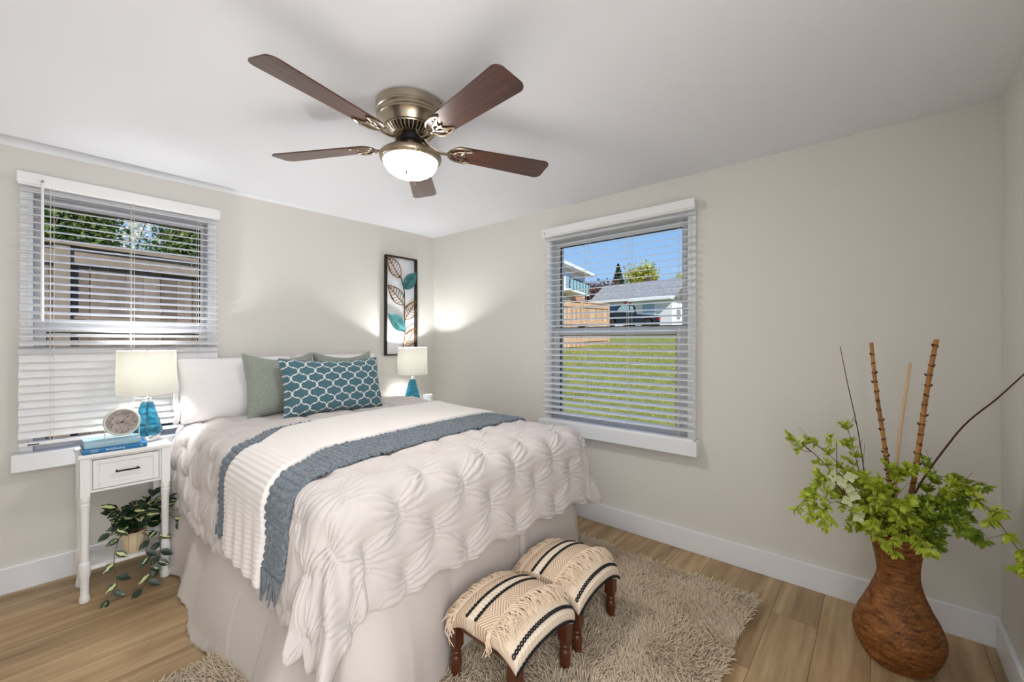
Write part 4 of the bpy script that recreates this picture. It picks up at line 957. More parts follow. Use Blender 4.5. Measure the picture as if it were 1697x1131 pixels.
def pot_mat():
    m = bpy.data.materials.new('carved_cream_pot'); m.use_nodes = True; t = NT(m); b = t.n['Principled BSDF']
    sp = t.new('ShaderNodeSeparateXYZ'); t.link(t.coord('UV'), sp.inputs[0])
    arc = t.math('ABSOLUTE', t.math('SUBTRACT', t.math('FRACT', t.math('MULTIPLY', sp.outputs[0], 9)), 0.5))
    v = sp.outputs[1]; ln = t.math('LESS_THAN', t.math('ABSOLUTE', t.math('SUBTRACT', t.math('SUBTRACT', 0.86, t.math('MULTIPLY', t.math('MULTIPLY', arc, arc), 1.0)), v)), 0.03)
    l2 = t.math('GREATER_THAN', arc, 0.46); l3 = t.math('LESS_THAN', t.math('ABSOLUTE', t.math('SUBTRACT', v, 0.58)), 0.02)
    k = t.math('MAXIMUM', ln, t.math('MAXIMUM', l2, l3)); n = t.noise(t.coord(), 30, 4)
    t.link(t.mix(t.math('MULTIPLY', k, 0.75), t.ramp(n, [(0.3, lin((206, 186, 152))), (0.7, lin((230, 214, 184)))]), lin((150, 118, 84))), b.inputs['Base Color']); b.inputs['Roughness'].default_value = 0.7; return m
px_, py_, pz_ = -2.283, -0.325, 0.1635
pv = thing('potted_vine', 'trailing variegated vine in a carved cream pot on the nightstand shelf', 'potted plant', (px_, py_, pz_))
g = G(); g.lathe([(0.001, 0), (0.043, 0.0), (0.046, 0.004), (0.050, 0.05), (0.053, 0.092), (0.055, 0.098), (0.054, 0.104), (0.049, 0.104), (0.046, 0.09), (0.001, 0.088)], 48, cap=False); part('pot', g, pot_mat(), pv)
g = G(); g.lathe([(0.001, 0.089), (0.0465, 0.0885)], 24, cap=False); part('soil', g, mat('potting_soil', (46, 34, 26), 0.95), pv)
rs = np.random.RandomState(21); gs = G(); gl = G()
def vleaf(p, d, L=None, up=(0, 0, 1)): 
    L = L or rs.uniform(0.050, 0.074); d = np.array(d) + rs.normal(0, 0.12, 3); leaf_geo(gl, p, d, np.array(up) + rs.normal(0, 0.35, 3) + np.array([-0.1, -0.5, 0]), L, L * rs.uniform(0.24, 0.30), rs.uniform(0.05, 0.3))
for k in range(34):          # bushy crown
    an = rs.uniform(0, 2 * PI); rr = rs.uniform(0.03, 0.11); top = np.array([rr * math.cos(an) * 1.15 + 0.03, rr * math.sin(an) * 0.75, rs.uniform(0.12, 0.255)])
    st = bez((0.02 * math.cos(an), 0.02 * math.sin(an), 0.09), (0.05 * math.cos(an), 0.05 * math.sin(an), 0.15 + rs.uniform(0, 0.08)), top, 10); gs.tube(st, 0.0016, 5)
    for q in (4, 6, 8, 9): vleaf(st[q], (math.cos(an + rs.normal(0, 1.0)), math.sin(an + rs.normal(0, 1.0)), rs.uniform(-0.2, 0.6)))
for k in range(14):
    an = rs.uniform(0, 2 * PI); vleaf((0.04 * math.cos(an) + 0.02, 0.03 * math.sin(an), rs.uniform(0.10, 0.16)), (math.cos(an), math.sin(an), 0.1), 0.06)
trails = [
    [(-0.02, -0.03, 0.10), (-0.06, -0.08, 0.115), (-0.085, -0.115, 0.05), (-0.090, -0.135, -0.02), (-0.080, -0.145, -0.075), (-0.095, -0.165, -0.115), (-0.115, -0.185, -0.140)],
    [(0.02, -0.04, 0.10), (0.05, -0.085, 0.07), (0.035, -0.11, 0.01), (0.05, -0.125, -0.03), (0.045, -0.15, -0.08), (0.035, -0.165, -0.115), (0.005, -0.19, -0.138)],
    [(0.03, -0.03, 0.10), (0.09, -0.075, 0.085), (0.095, -0.10, 0.02), (0.088, -0.12, -0.035), (0.075, -0.135, -0.075)],
    [(-0.02, 0.0, 0.1), (-0.05, -0.05, 0.16), (-0.10, -0.08, 0.145)], [(0.03, 0.0, 0.1), (0.09, -0.02, 0.17), (0.15, -0.05, 0.15), (0.17, -0.08, 0.11)]]
for tr in trails:
    st = spline(tr, 26); gs.tube(st, 0.0017, 5); n = 5 if len(tr) < 5 else 7
    for q in range(n):
        i = int(5 + (len(st) - 6) * q / (n - 1)); t = st[min(i, 25)] - st[max(0, i - 2)]; s_ = 1 if q % 2 else -1; side = np.array([s_ * 0.9, -0.2, -0.1]) + t / (np.linalg.norm(t) + 1e-9) * 0.5
        if q == n - 1: side = t
        leaf_geo(gl, st[i], side, (-0.25, -0.8, 0.55), rs.uniform(0.05, 0.066), 0.0165, 0.1, 0.2)
part('vine_stems', gs, M_vstem, pv); part('foliage', gl, M_vine, pv, angle=180)

# ------------------------------------------------------------------ wicker vase and what stands in it
def wicker_mat():
    m = bpy.data.materials.new('woven_wicker'); m.use_nodes = True; t = NT(m); b = t.n['Principled BSDF']
    f = t.noise(t.mapping(t.coord(), (22, 22, 95)), 1, 5, 0.7); k = t.noise(t.coord(), 16, 4, 0.7)
    c = t.ramp(f, [(0.30, lin((44, 24, 12))), (0.42, lin((116, 70, 34))), (0.58, lin((150, 98, 50))), (0.75, lin((184, 132, 76)))]); c = t.mix(t.ramp(k, [(0.56, (0, 0, 0)), (0.72, (0.8, 0.8, 0.8))]), c, lin((70, 38, 14)))
    t.link(c, b.inputs['Base Color']); b.inputs['Roughness'].default_value = 0.55; b.inputs['Specular IOR Level'].default_value = 0.35; return m
VX, VY = -0.372, -3.392
vase = thing('wicker_vase', 'tall hourglass vase woven of brown wicker, standing in the right-hand corner', 'vase', (VX, VY, 0))
prof = np.array([(0.088, 0.0), (0.100, 0.010), (0.116, 0.035), (0.134, 0.075), (0.141, 0.105), (0.140, 0.13), (0.128, 0.17), (0.108, 0.215), (0.086, 0.265), (0.070, 0.31), (0.063, 0.345), (0.063, 0.38), (0.068, 0.42), (0.077, 0.46), (0.086, 0.495), (0.091, 0.515)])
nr, na = 110, 220; tt = np.linspace(0, 1, nr); dp = np.r_[0, np.cumsum(np.linalg.norm(np.diff(prof, axis=0), axis=1))]; dp /= dp[-1]
rr = np.interp(tt, dp, prof[:, 0]); zz = np.interp(tt, dp, prof[:, 1]); aa = np.arange(na) * 2 * PI / na
kk = 44; ROW, AN = np.meshgrid(np.arange(nr), aa, indexing='ij'); rowi = ROW // 2
rel = np.abs(np.cos(AN * kk / 2 + (rowi % 2) * PI / 2)) * np.where(ROW % 2 == 0, 1.0, 0.15)
rdd = rr[:, None] + 0.0055 * rel - 0.003 + 0.0012 * np.sin(rowi * 12.9 + AN * 3); P = np.stack([rdd * np.cos(AN), rdd * np.sin(AN), zz[:, None] + 0.0012 * np.sin(AN * 5 + rowi)], -1)
g = G(); g.grid(np.swapaxes(P, 0, 1), wrap=True); M_wick = wicker_mat()
body = part('body', g, M_wick, vase, angle=180, solid=0.003)
g = G(); a_ = np.linspace(0, 2 * PI, 120)
for ph in (0, PI): g.tube(np.stack([(0.0915 + 0.003 * np.cos(a_ * 30 + ph)) * np.cos(a_), (0.0915 + 0.003 * np.cos(a_ * 30 + ph)) * np.sin(a_), 0.516 + 0.003 * np.sin(a_ * 30 + ph)], 1), 0.0045, 6, cap=False)
part('rim', g, M_wick, vase)
g = G(); g.lathe([(0.001, 0.002), (0.090, 0.002), (0.094, 0.008), (0.001, 0.010)], 40, cap=False); part('base', g, M_wick, vase)
M_cane = mat('tan_cane', (168, 116, 58), 0.6, noise=(20, 0.35)); M_node = mat('dark_cane_node', (84, 50, 26), 0.8); M_dowel = mat('pale_dowel', (212, 178, 138), 0.6); M_twig = mat('dark_red_twig', (66, 36, 26), 0.7)
INV = (VX, VY, 0.10)
def cane(top, label, rad=0.0085, dark_low=False):
    top = np.array(top); base = np.array([VX + (VX - top[0]) * 0.15, VY + (VY - top[1]) * 0.30, 0.12]); r = thing('cane_stem', label, 'dried stem', tuple(base)); pts = np.stack([base + (top - base) * t + np.array([0, 0.004 * math.sin(t * 9), 0]) for t in np.linspace(0, 1, 40)])
    g = G(); g.tube(pts, np.linspace(rad * 1.1, rad * 0.85, 40), 10); g.mi = 1; d = (top - base) / np.linalg.norm(top - base); L = np.linalg.norm(top - base); z = 0.52
    k = 0; t = 0.45
    while t < 0.985:
        c = base + (top - base) * t + np.array([0, 0.004 * math.sin(t * 9), 0]); an = k * 2.4
        o_ = np.cross(d, [math.cos(an), math.sin(an), 0.2]); o_ /= np.linalg.norm(o_)
        g.tube([c - o_ * rad * 1.05 + d * 0.002, c + o_ * rad * 1.25, c + o_ * rad * 1.7 + d * 0.007], [0.0035, 0.0045, 0.002], 6)
        a2 = np.linspace(0, 2 * PI, 14); e1 = np.cross(d, [0, 0, 1]) if abs(d[2]) < 0.9 else np.cross(d, [1, 0, 0]); e1 /= np.linalg.norm(e1); e2 = np.cross(d, e1)
        g.tube([c + rad * 1.02 * (math.cos(q) * e1 + math.sin(q) * e2) + d * 0.0035 * math.sin(q + an) for q in a2], 0.0016, 5)
        t += (0.011 if (dark_low and t < 0.62) else 0.030) / L * 1.3; k += 1
    part('cane', g, [M_cane, M_node], r, world=True); return r
cane((-0.33, -3.311, 1.277), 'knobby brown cane standing upright in the vase, left of the pale rod', 0.0075, True)
cane((-0.37, -3.503, 1.290), 'knobby tan cane leaning right out of the vase, thickest of the stems', 0.0088)
def rod(name, pts, r, m, label, cat, side=()):
    g = G(); P = spline(pts, 30); g.tube(P, r, 8)
    for i, d, L in side: g.tube([P[i], P[i] + np.array(d) * L * 0.5 + np.array([0, 0, 0.004]), P[i] + np.array(d) * L], [0.0014, 0.0012, 0.0006], 5)
    return solo(name, g, m, label, cat, tuple(pts[0]))
rod('wooden_rod', [(-0.375, -3.375, 0.12), (-0.34, -3.388, 0.75), (-0.30, -3.430, 1.195)], np.linspace(0.0052, 0.0046, 30), M_dowel, 'pale straight rod between the two knobby canes', 'dried stem')
rod('bare_twig', [(-0.375, -3.385, 0.14), (-0.378, -3.368, 0.36), (-0.385, -3.328, 0.53), (-0.38, -3.303, 0.623), (-0.37, -3.268, 0.90), (-0.35, -3.232, 1.10), (-0.35, -3.206, 1.262)], np.linspace(0.003, 0.0012, 30), M_twig, 'thin dark bare twig, leftmost tall stem above the leaves', 'twig', [(20, (0, 0.5, 0.8), 0.03), (15, (0, -0.6, 0.7), 0.03)])
rod('bare_twig', [(-0.39, -3.39, 0.14), (-0.43, -3.412, 0.60), (-0.50, -3.535, 0.94), (-0.57, -3.632, 1.10), (-0.62, -3.690, 1.20)], np.linspace(0.0042, 0.002, 30), M_twig, 'long dark reddish twig slanting right from the vase towards the wall', 'twig')
rod('bare_twig', [(-0.36, -3.40, 0.14), (-0.35, -3.428, 0.573), (-0.32, -3.452, 0.82), (-0.30, -3.462, 0.955), (-0.30, -3.480, 0.962)], np.linspace(0.0026, 0.0010, 30), M_twig, 'short hair-thin twig just right of the tan cane', 'twig')
def leaf_mat(name, a, b_, trans=0.25):
    m = bpy.data.materials.new(name); m.use_nodes = True; t = NT(m); b = t.n['Principled BSDF']; ge = t.new('ShaderNodeNewGeometry')
    t.link(t.ramp(ge.outputs['Random Per Island'], [(0.0, lin(a)), (1.0, lin(b_))]), b.inputs['Base Color']); b.inputs['Roughness'].default_value = 0.6; b.inputs['Subsurface Weight'].default_value = 0.0
    tr = t.new('ShaderNodeBsdfTranslucent'); t.link(t.ramp(ge.outputs['Random Per Island'], [(0.0, lin(a)), (1.0, lin(b_))]), tr.inputs[0]); mx = t.new('ShaderNodeMixShader'); mx.inputs[0].default_value = trans
    out = t.n['Material Output']; t.link(b.outputs[0], mx.inputs[1]); t.link(tr.outputs[0], mx.inputs[2]); t.link(mx.outputs[0], out.inputs[0]); return m
M_spray = leaf_mat('lime_green_leaf', (148, 172, 34), (216, 228, 92), 0.35); M_sprayd = leaf_mat('mid_green_leaf', (104, 136, 34), (178, 200, 72), 0.3); M_sstem = mat('green_stem', (112, 112, 52), 0.7)
M_petal = leaf_mat('pale_green_petal', (196, 206, 150), (226, 230, 196), 0.3)
def through_neck(pts):
    d = np.array([pts[1][0] - VX, pts[1][1] - VY]); d /= np.linalg.norm(d) + 1e-9
    return [pts[0], (VX + 0.040 * d[0], VY + 0.040 * d[1], 0.36), (VX + 0.072 * d[0], VY + 0.072 * d[1], 0.515), (VX + 0.098 * d[0], VY + 0.098 * d[1], 0.565)] + list(pts[2:])
def spray(pts, label, seed, m=None, start=0.45, dens=1.0, L=(0.020, 0.036), spikes=4, spread=1.0):
    rs = np.random.RandomState(seed); r = thing('leafy_spray', label, 'leafy stem', tuple(pts[0])); P = spline(through_neck(pts), 60); g = G(); g.tube(P, np.linspace(0.0028, 0.0012, 60), 6); gl = G()
    i = int(60 * start)
    while i < 60:
        c = P[i]; t = P[min(59, i + 1)] - P[max(0, i - 1)]; t = t / (np.linalg.norm(t) + 1e-9); e1 = np.cross(t, [0.3, 0.2, 1]); e1 /= np.linalg.norm(e1); e2 = np.cross(t, e1)
        # a short side twig with whorls of small leaflets
        an = rs.uniform(0, 2 * PI); sd = math.cos(an) * e1 + math.sin(an) * e2; sl = rs.uniform(0.0, 0.065) * spread; tip = c + (sd * 0.9 + t * 0.6) * sl
        if sl > 0.012: g.tube([c, c + (sd + t * 0.3) * sl * 0.5, tip], [0.0014, 0.0012, 0.0009], 5)
        for c2, nl in ((tip, 10), (c + (tip - c) * 0.6, 8), (c + (tip - c) * 0.25, 7)):
            for q in range(int(nl * dens)):
                b_ = rs.uniform(0, 2 * PI); d = (math.cos(b_) * e1 + math.sin(b_) * e2) * rs.uniform(0.5, 1.0) + (t * 0.7 + sd * 0.5) * rs.uniform(0.4, 1.1); l_ = rs.uniform(*L)
                leaf_geo(gl, c2, d, rs.normal(0, 1, 3) + np.array([-0.5, 0, 0.8]), l_, l_ * rs.uniform(0.16, 0.26), rs.uniform(0, 0.3), 0.2, 5, 1.2)
        i += rs.randint(1, 4)
    for k in range(spikes):
        i = rs.randint(int(60 * start), 60); t = P[min(59, i + 1)] - P[i - 1]; t /= np.linalg.norm(t); d = t + rs.normal(0, 0.6, 3); d[0] *= 0.4; g.tube([P[i], P[i] + d * rs.uniform(0.05, 0.10)], [0.0012, 0.0006], 5)
    part('stem', g, M_sstem, r, world=True); part('leaves', gl, m or M_spray, r, world=True, angle=180); return r
def inv(a=0.0): return (VX + 0.03 * math.cos(a), VY + 0.03 * math.sin(a), 0.18)
spray([inv(2), (-0.42, -3.33, 0.55), (-0.42, -3.22, 0.74), (-0.43, -3.13, 0.835), (-0.45, -3.055, 0.835)], 'leafy lime spray arching farthest left out of the vase', 1, None, 0.55, 0.8)
spray([inv(2.5), (-0.40, -3.33, 0.55), (-0.36, -3.27, 0.74), (-0.335, -3.228, 0.925)], 'upright lime spray, tallest of the leaves on the left', 2, None, 0.5, 0.9)
spray([inv(1), (-0.44, -3.30, 0.53), (-0.50, -3.19, 0.70), (-0.54, -3.12, 0.68), (-0.56, -3.095, 0.60)], 'lime spray curving over on the left with its tip hanging down', 3, None, 0.5, 0.9)
spray([inv(0.5), (-0.46, -3.30, 0.54), (-0.55, -3.20, 0.64), (-0.60, -3.165, 0.575)], 'low lime spray drooping just left of the vase rim', 4, None, 0.5, 0.8, spikes=2)
spray([inv(4), (-0.44, -3.36, 0.55), (-0.50, -3.34, 0.70), (-0.54, -3.32, 0.66), (-0.55, -3.31, 0.54)], 'bright lime spray spilling over the front of the vase rim', 5, None, 0.38, 1.5, (0.022, 0.038), 3, 1.3)
spray([inv(4), (-0.38, -3.38, 0.58), (-0.40, -3.385, 0.72), (-0.42, -3.41, 0.80)], 'dense lime spray in the middle at the foot of the canes', 6, None, 0.40, 1.5, (0.022, 0.036), 3, 1.3)
spray([inv(5), (-0.40, -3.42, 0.57), (-0.42, -3.48, 0.74), (-0.42, -3.54, 0.78), (-0.44, -3.57, 0.74)], 'bushy green spray rising right of the tan cane', 7, M_sprayd, 0.40, 1.4, (0.022, 0.036), 5, 1.4)
spray([inv(5.5), (-0.44, -3.43, 0.55), (-0.50, -3.50, 0.65), (-0.52, -3.545, 0.66), (-0.52, -3.565, 0.61)], 'mid-green spray bending low over the right side of the rim', 8, M_sprayd, 0.38, 1.4, (0.02, 0.034), 4, 1.3)
spray([inv(6), (-0.42, -3.45, 0.60), (-0.50, -3.53, 0.765), (-0.60, -3.600, 0.735), (-0.70, -3.655, 0.645), (-0.72, -3.668, 0.61)], 'long lime spray drooping far to the right along the wall', 9, None, 0.5, 0.9, spikes=4, spread=0.5)
spray([inv(4.2), (-0.46, -3.38, 0.55), (-0.50, -3.395, 0.655), (-0.53, -3.415, 0.63), (-0.55, -3.42, 0.56)], 'short lime spray tumbling over the middle of the front rim', 10, None, 0.42, 1.4, (0.022, 0.036), 2, 1.3)
spray([inv(5.2), (-0.43, -3.44, 0.56), (-0.46, -3.485, 0.665), (-0.46, -3.535, 0.69)], 'thick green spray filling the right half of the vase mouth', 11, M_sprayd, 0.42, 1.5, (0.022, 0.036), 3, 1.4)
spray([inv(2.4), (-0.43, -3.33, 0.56), (-0.46, -3.285, 0.665), (-0.45, -3.255, 0.73)], 'leafy lime spray just left of the canes', 12, None, 0.42, 1.3, (0.022, 0.036), 3, 1.2)
# pale four-petalled blossom sprays
def blossoms(pts, heads, label, seed):
    rs = np.random.RandomState(seed); r = thing('blossom_spray', label, 'flowering stem', tuple(pts[0])); g = G(); P = spline(through_neck(pts), 40); g.tube(P, np.linspace(0.0026, 0.0015, 40), 6); gps = []
    for hx, hy, hz in heads:
        gp = G(); gps.append(gp); c = np.array([hx, hy, hz]); j = np.argmin(np.linalg.norm(P - c, axis=1)); j = max(0, j - 4); g.tube(bez(P[j], (P[j] + c) / 2 + np.array([0, 0, -0.02]), c, 8), 0.0013, 5)
        nrm = np.array([-0.85, 0.05, 0.35]) + rs.normal(0, 0.25, 3); nrm /= np.linalg.norm(nrm); e1 = np.cross(nrm, [0, 0, 1]); e1 /= np.linalg.norm(e1); e2 = np.cross(nrm, e1); a0 = rs.uniform(0, 1.5)
        for k in range(4):
            a = a0 + k * PI / 2 + rs.normal(0, 0.1); d = math.cos(a) * e1 + math.sin(a) * e2 + nrm * 0.25; leaf_geo(gp, c, d, nrm, rs.uniform(0.018, 0.026), rs.uniform(0.009, 0.012), 0.25, 0.15, 7, 1.0)
    part('stem', g, M_twig, r, world=True); [part('blossom', gp, M_petal, r, world=True, angle=180) for gp in gps]
blossoms([inv(1.5), (-0.46, -3.32, 0.54), (-0.53, -3.24, 0.66), (-0.53, -3.19, 0.74)], [(-0.55, -3.240, 0.655), (-0.55, -3.262, 0.68), (-0.545, -3.245, 0.705), (-0.55, -3.225, 0.725), (-0.545, -3.265, 0.63), (-0.55, -3.275, 0.60), (-0.53, -3.195, 0.735), (-0.53, -3.185, 0.70), (-0.53, -3.25, 0.745)], 'pale blossom spray with a cluster of white-green petals left of the rim', 1)
blossoms([inv(2.2), (-0.43, -3.30, 0.58), (-0.44, -3.16, 0.76), (-0.45, -3.075, 0.84)], [(-0.455, -3.055, 0.825), (-0.45, -3.075, 0.855), (-0.44, -3.20, 0.86)], 'slender blossom twig reaching farthest left with two pale heads', 2)
blossoms([inv(4.5), (-0.44, -3.40, 0.56), (-0.47, -3.43, 0.66)], [(-0.47, -3.425, 0.615), (-0.46, -3.43, 0.68), (-0.46, -3.52, 0.64)], 'short blossom twig with pinkish-white petals right of centre in the leaves', 3)

# ------------------------------------------------------------------ outside: lawn, fences, trees, houses, pickup
def grass_mat():
    m = bpy.data.materials.new('sunlit_lawn'); m.use_nodes = True; t = NT(m); b = t.n['Principled BSDF']; co = t.coord()
    f = t.noise(t.mapping(co, (1.0, 3.0, 1)), 1.4, 5, 0.65); k = t.noise(co, 22, 4, 0.7)
    c = t.ramp(f, [(0.30, lin((124, 132, 58))), (0.5, lin((164, 164, 86))), (0.68, lin((184, 174, 104))), (0.8, lin((176, 150, 100)))]); c = t.mix(t.math('MULTIPLY', k, 0.55), c, lin((112, 120, 46)))
    t.link(c, b.inputs['Base Color']); b.inputs['Roughness'].default_value = 0.95; b.inputs['Specular IOR Level'].default_value = 0.1; t.link(t.bump(k, 0.8, 0.06), b.inputs['Normal']); return m
def terr(x, y): return 0.20 + 0.0645 * np.clip(x, 0, 60) + 0.02 * smooth_noise(np.asarray(x) * 0.6, np.asarray(y) * 0.6, 3, 2) * np.clip(x / 3, 0, 1) - 0.15 * np.clip(1 - np.asarray(x, float) / 1.5, 0, 1)
xs = np.concatenate([np.linspace(-14, 0.2, 24), np.linspace(0.4, 75, 120)]); ys = np.linspace(-12, 70, 120); X, Y = np.meshgrid(xs, ys, indexing='ij')
Z = terr(X, Y); Z = np.where((X < TH + 0.1) & (Y < TH + 0.1), -0.3, Z); Z = np.where((X < 0.3), np.minimum(Z, 0.12), Z)
g = G(); g.grid(np.stack([X, Y, Z], -1)); lawn = structure('lawn', g, grass_mat()); lawn['label'] = 'sloping sunlit lawn outside the windows'
# grass blades near the house so that the slope reads as turf
rs = np.random.RandomState(9); N = 60000; gx = 0.5 + 15 * rs.uniform(0, 1, N) ** 1.5; gy = -3.2 + 8.5 * rs.uniform(0, 1, N) + gx * 0.25; gz = terr(gx, gy)
hh = rs.uniform(0.02, 0.06, N); an = rs.uniform(0, 2 * PI, N); ww = 0.0025 + 0.0007 * gx; lean = rs.normal(0, 0.5, (N, 2)); V = np.zeros((N, 3, 3))
V[:, 0] = np.stack([gx - ww * np.cos(an), gy - ww * np.sin(an), gz - 0.005], 1); V[:, 1] = np.stack([gx + ww * np.cos(an), gy + ww * np.sin(an), gz - 0.005], 1); V[:, 2] = np.stack([gx + lean[:, 0] * hh, gy + lean[:, 1] * hh, gz + hh], 1)
me = quick_mesh('grass', V.reshape(-1, 3), np.arange(N * 3).reshape(N, 3)); me.materials.append(leaf_mat('grass_blade', (128, 136, 58), (190, 180, 106), 0.2)); go = bpy.data.objects.new('grass', me); COL.objects.link(go)
tag(go, 'short sunlit grass growing on the lawn beyond the window', 'grass', kind='stuff')
M_weed = leaf_mat('weed_leaf', (60, 96, 34), (104, 140, 58))
for k, (wx, wy, hgt, lab) in enumerate(((1.02, -1.36, 0.30, 'spiky green weed outside the lawn-facing window, left of the other'), (0.95, -1.62, 0.20, 'shorter spiky weed outside the window, right of the taller weed'))):
    z0 = float(terr(wx, wy)); r = thing('weed', lab, 'weed', (wx, wy, z0 - 0.02)); g = G(); gl = G(); rs = np.random.RandomState(k + 5)
    for q in range(5):
        a = rs.uniform(0, 6.28); st = bez((0, 0, 0), (0.02 * math.cos(a), 0.03 * math.sin(a), hgt * 0.6), (0.06 * math.cos(a), 0.10 * math.sin(a), hgt * rs.uniform(0.7, 1)), 10); g.tube(st, 0.003, 5)
        for i in range(3, 10):
            for s_ in (-1, 1): b_ = a + s_ * 1.4; leaf_geo(gl, st[i], (math.cos(b_), math.sin(b_), 0.5), (0, 0, 1), 0.06, 0.008, 0.2, 0.2, 5)
    part('stem', g, M_sstem, r); part('leaves', gl, M_weed, r, angle=180)

def plank_mat(name, a, b_, c):
    m = bpy.data.materials.new(name); m.use_nodes = True; t = NT(m); b = t.n['Principled BSDF']; ge = t.new('ShaderNodeNewGeometry'); co = t.coord()
    f = t.noise(t.mapping(co, (9, 9, 1.2)), 1, 5, 0.65); s_ = t.noise(t.mapping(co, (1.2, 1.2, 1.0), loc=(4, 1, 7)), 1.5, 3)
    k = t.math('ADD', t.math('MULTIPLY', f, 0.6), t.math('MULTIPLY', ge.outputs['Random Per Island'], 0.4)); cc = t.ramp(k, [(0.25, lin(a)), (0.55, lin(b_)), (0.8, lin(c))]); cc = t.mix(t.math('MULTIPLY', s_, 0.35), cc, lin(a))
    t.link(cc, b.inputs['Base Color']); b.inputs['Roughness'].default_value = 0.9; b.inputs['Specular IOR Level'].default_value = 0.1; return m
M_fence = plank_mat('weathered_cedar_board', (92, 80, 72), (124, 110, 100), (156, 142, 130)); M_fence2 = plank_mat('tan_cedar_board', (164, 130, 102), (204, 170, 138), (226, 198, 168)); M_rail = plank_mat('cedar_rail', (122, 108, 96), (146, 132, 118), (168, 152, 138))
def fence(p0, p1, top0, top1, hgt, label, boards_m, rails, post_ts, cap_over, bw=0.14):
    p0 = np.array(p0, float); p1 = np.array(p1, float); L = np.linalg.norm(p1 - p0); ang = math.atan2(p1[1] - p0[1], p1[0] - p0[0]); sl = (top1 - top0) / L
    r = thing('board_fence', label, 'fence', (p0[0], p0[1], top0 - hgt), ang); rs = np.random.RandomState(int(L * 10))
    def zt(s): return hgt + sl * s
    def sl_box(g, s0, s1, n0, n1, za, zb):       # follows the slope of the fence top
        V = [(s, n_, zt(s) + z) for s in (s0, s1) for n_ in (n0, n1) for z in (za, zb)]; g.add(V, [(0, 1, 3, 2), (4, 6, 7, 5), (0, 4, 5, 1), (2, 3, 7, 6), (0, 2, 6, 4), (1, 5, 7, 3)])
    g = G(); s = 0
    while s < L: w = bw * rs.uniform(0.92, 1.06); sl_box(g, s, min(L, s + w - rs.uniform(0.002, 0.010)), 0.0, 0.02 + rs.uniform(0, .004), -hgt, -0.03); s += w
    part('boards', g, boards_m, r, smooth=False)
    for za, zb in rails: g = G(); sl_box(g, 0, L, -0.045, -0.001, za, zb); part('rail', g, M_rail if boards_m is M_fence else boards_m, r, smooth=False)
    g = G(); sl_box(g, -0.03, L + 0.03, -cap_over, 0.06, -0.012, 0.026); part('cap_board', g, M_rail if boards_m is M_fence else boards_m, r, smooth=False)
    for t in post_ts: g = G(); sl_box(g, L * t - 0.05, L * t + 0.05, -0.085, -0.02, -hgt, -0.008); part('post', g, M_rail if boards_m is M_fence else boards_m, r, smooth=False)
fence((-6.0, 2.30), (3.6, 2.42), 2.25, 2.02, 2.2, 'weathered grey-brown board fence outside the window beside the nightstand', M_fence, [(-0.17, -0.03), (-0.78, -0.66), (-1.6, -1.48)], (0.115, 0.371, 0.66, 0.90), 0.10, 0.135)
fence((5.0, 6.22), (15.44, 6.30), 2.72, 3.02, 1.9, 'tan board fence ending beside the black pickup truck', M_fence2, [(-0.22, -0.05), (-0.95, -0.80), (-1.7, -1.55)], (0.05, 0.28, 0.52, 0.76, 0.992), 0.05, 0.15)

def tree(name, label, base, height, crown, n, size, m, seed, shape='round', trunk=0.12, cat='tree', bare=0.3, group=None):
    rs = np.random.RandomState(seed); r = thing(name, label, cat, base, 0, group); g = G()
    g.tube([(0, 0, -0.2), (0.05, 0, height * 0.4), (0, 0.05, height * 0.85)], [trunk, trunk * 0.7, trunk * 0.2], 8); cx, cy, cz_ = crown
    if shape != 'cone':
        for k in range(9): a = rs.uniform(0, 6.28); z = height * rs.uniform(0.4, 0.75); g.tube(bez((0, 0, z * 0.8), (cx * 0.4 * math.cos(a), cy * 0.4 * math.sin(a), z + 0.1 * height), (cx * 0.8 * math.cos(a), cy * 0.8 * math.sin(a), min(height * .95, z + 0.25 * height)), 8), np.linspace(trunk * 0.35, trunk * 0.08, 8), 6)
    part('trunk', g, M_bark, r)
    if shape == 'cone':
        t = rs.uniform(0, 1, n) ** 0.7; lay = np.floor(t * 14) / 14; rad = (t) * (0.35 + 0.65 * (1 - (t * 14 - np.floor(t * 14)))) ; a = np.floor(rs.uniform(0, 1, n) * 11) * 0.571 + lay * 40 + rs.normal(0, 0.16, n); q = rs.uniform(0.1, 1, n) ** 0.6 * rad
        C = np.stack([cx * q * np.cos(a), cy * q * np.sin(a), height - cz_ * t - 0.10 * cz_ * q * 0.4], 1)
    else:
        K = 26; cc = rs.normal(0, 1, (K, 3)); cc /= np.linalg.norm(cc, axis=1)[:, None]; cc *= rs.uniform(0.35, 0.85, K)[:, None]; pick = rs.randint(0, K, n); o = rs.normal(0, 0.20, (n, 3)); C = (cc[pick] + o) * np.array([cx, cy, cz_ / 2]); C[:, 2] += height - cz_ / 2
    D = rs.normal(0, 1, (n, 3)); D /= np.linalg.norm(D, axis=1)[:, None]; E = np.cross(D, rs.normal(0, 1, (n, 3))); E /= np.linalg.norm(E, axis=1)[:, None]; s_ = size * rs.uniform(0.6, 1.4, (n, 1))
    V = np.stack([C - D * s_, C + E * s_ * 0.55, C + D * s_, C - E * s_ * 0.55], 1).reshape(-1, 3); me = quick_mesh('crown', V, np.arange(n * 4).reshape(n, 4)); me.materials.append(m); o = bpy.data.objects.new('crown', me); COL.objects.link(o); o.parent = r; return r
M_bark = mat('tree_bark', (92, 76, 62), 0.95, noise=(6, 0.3))
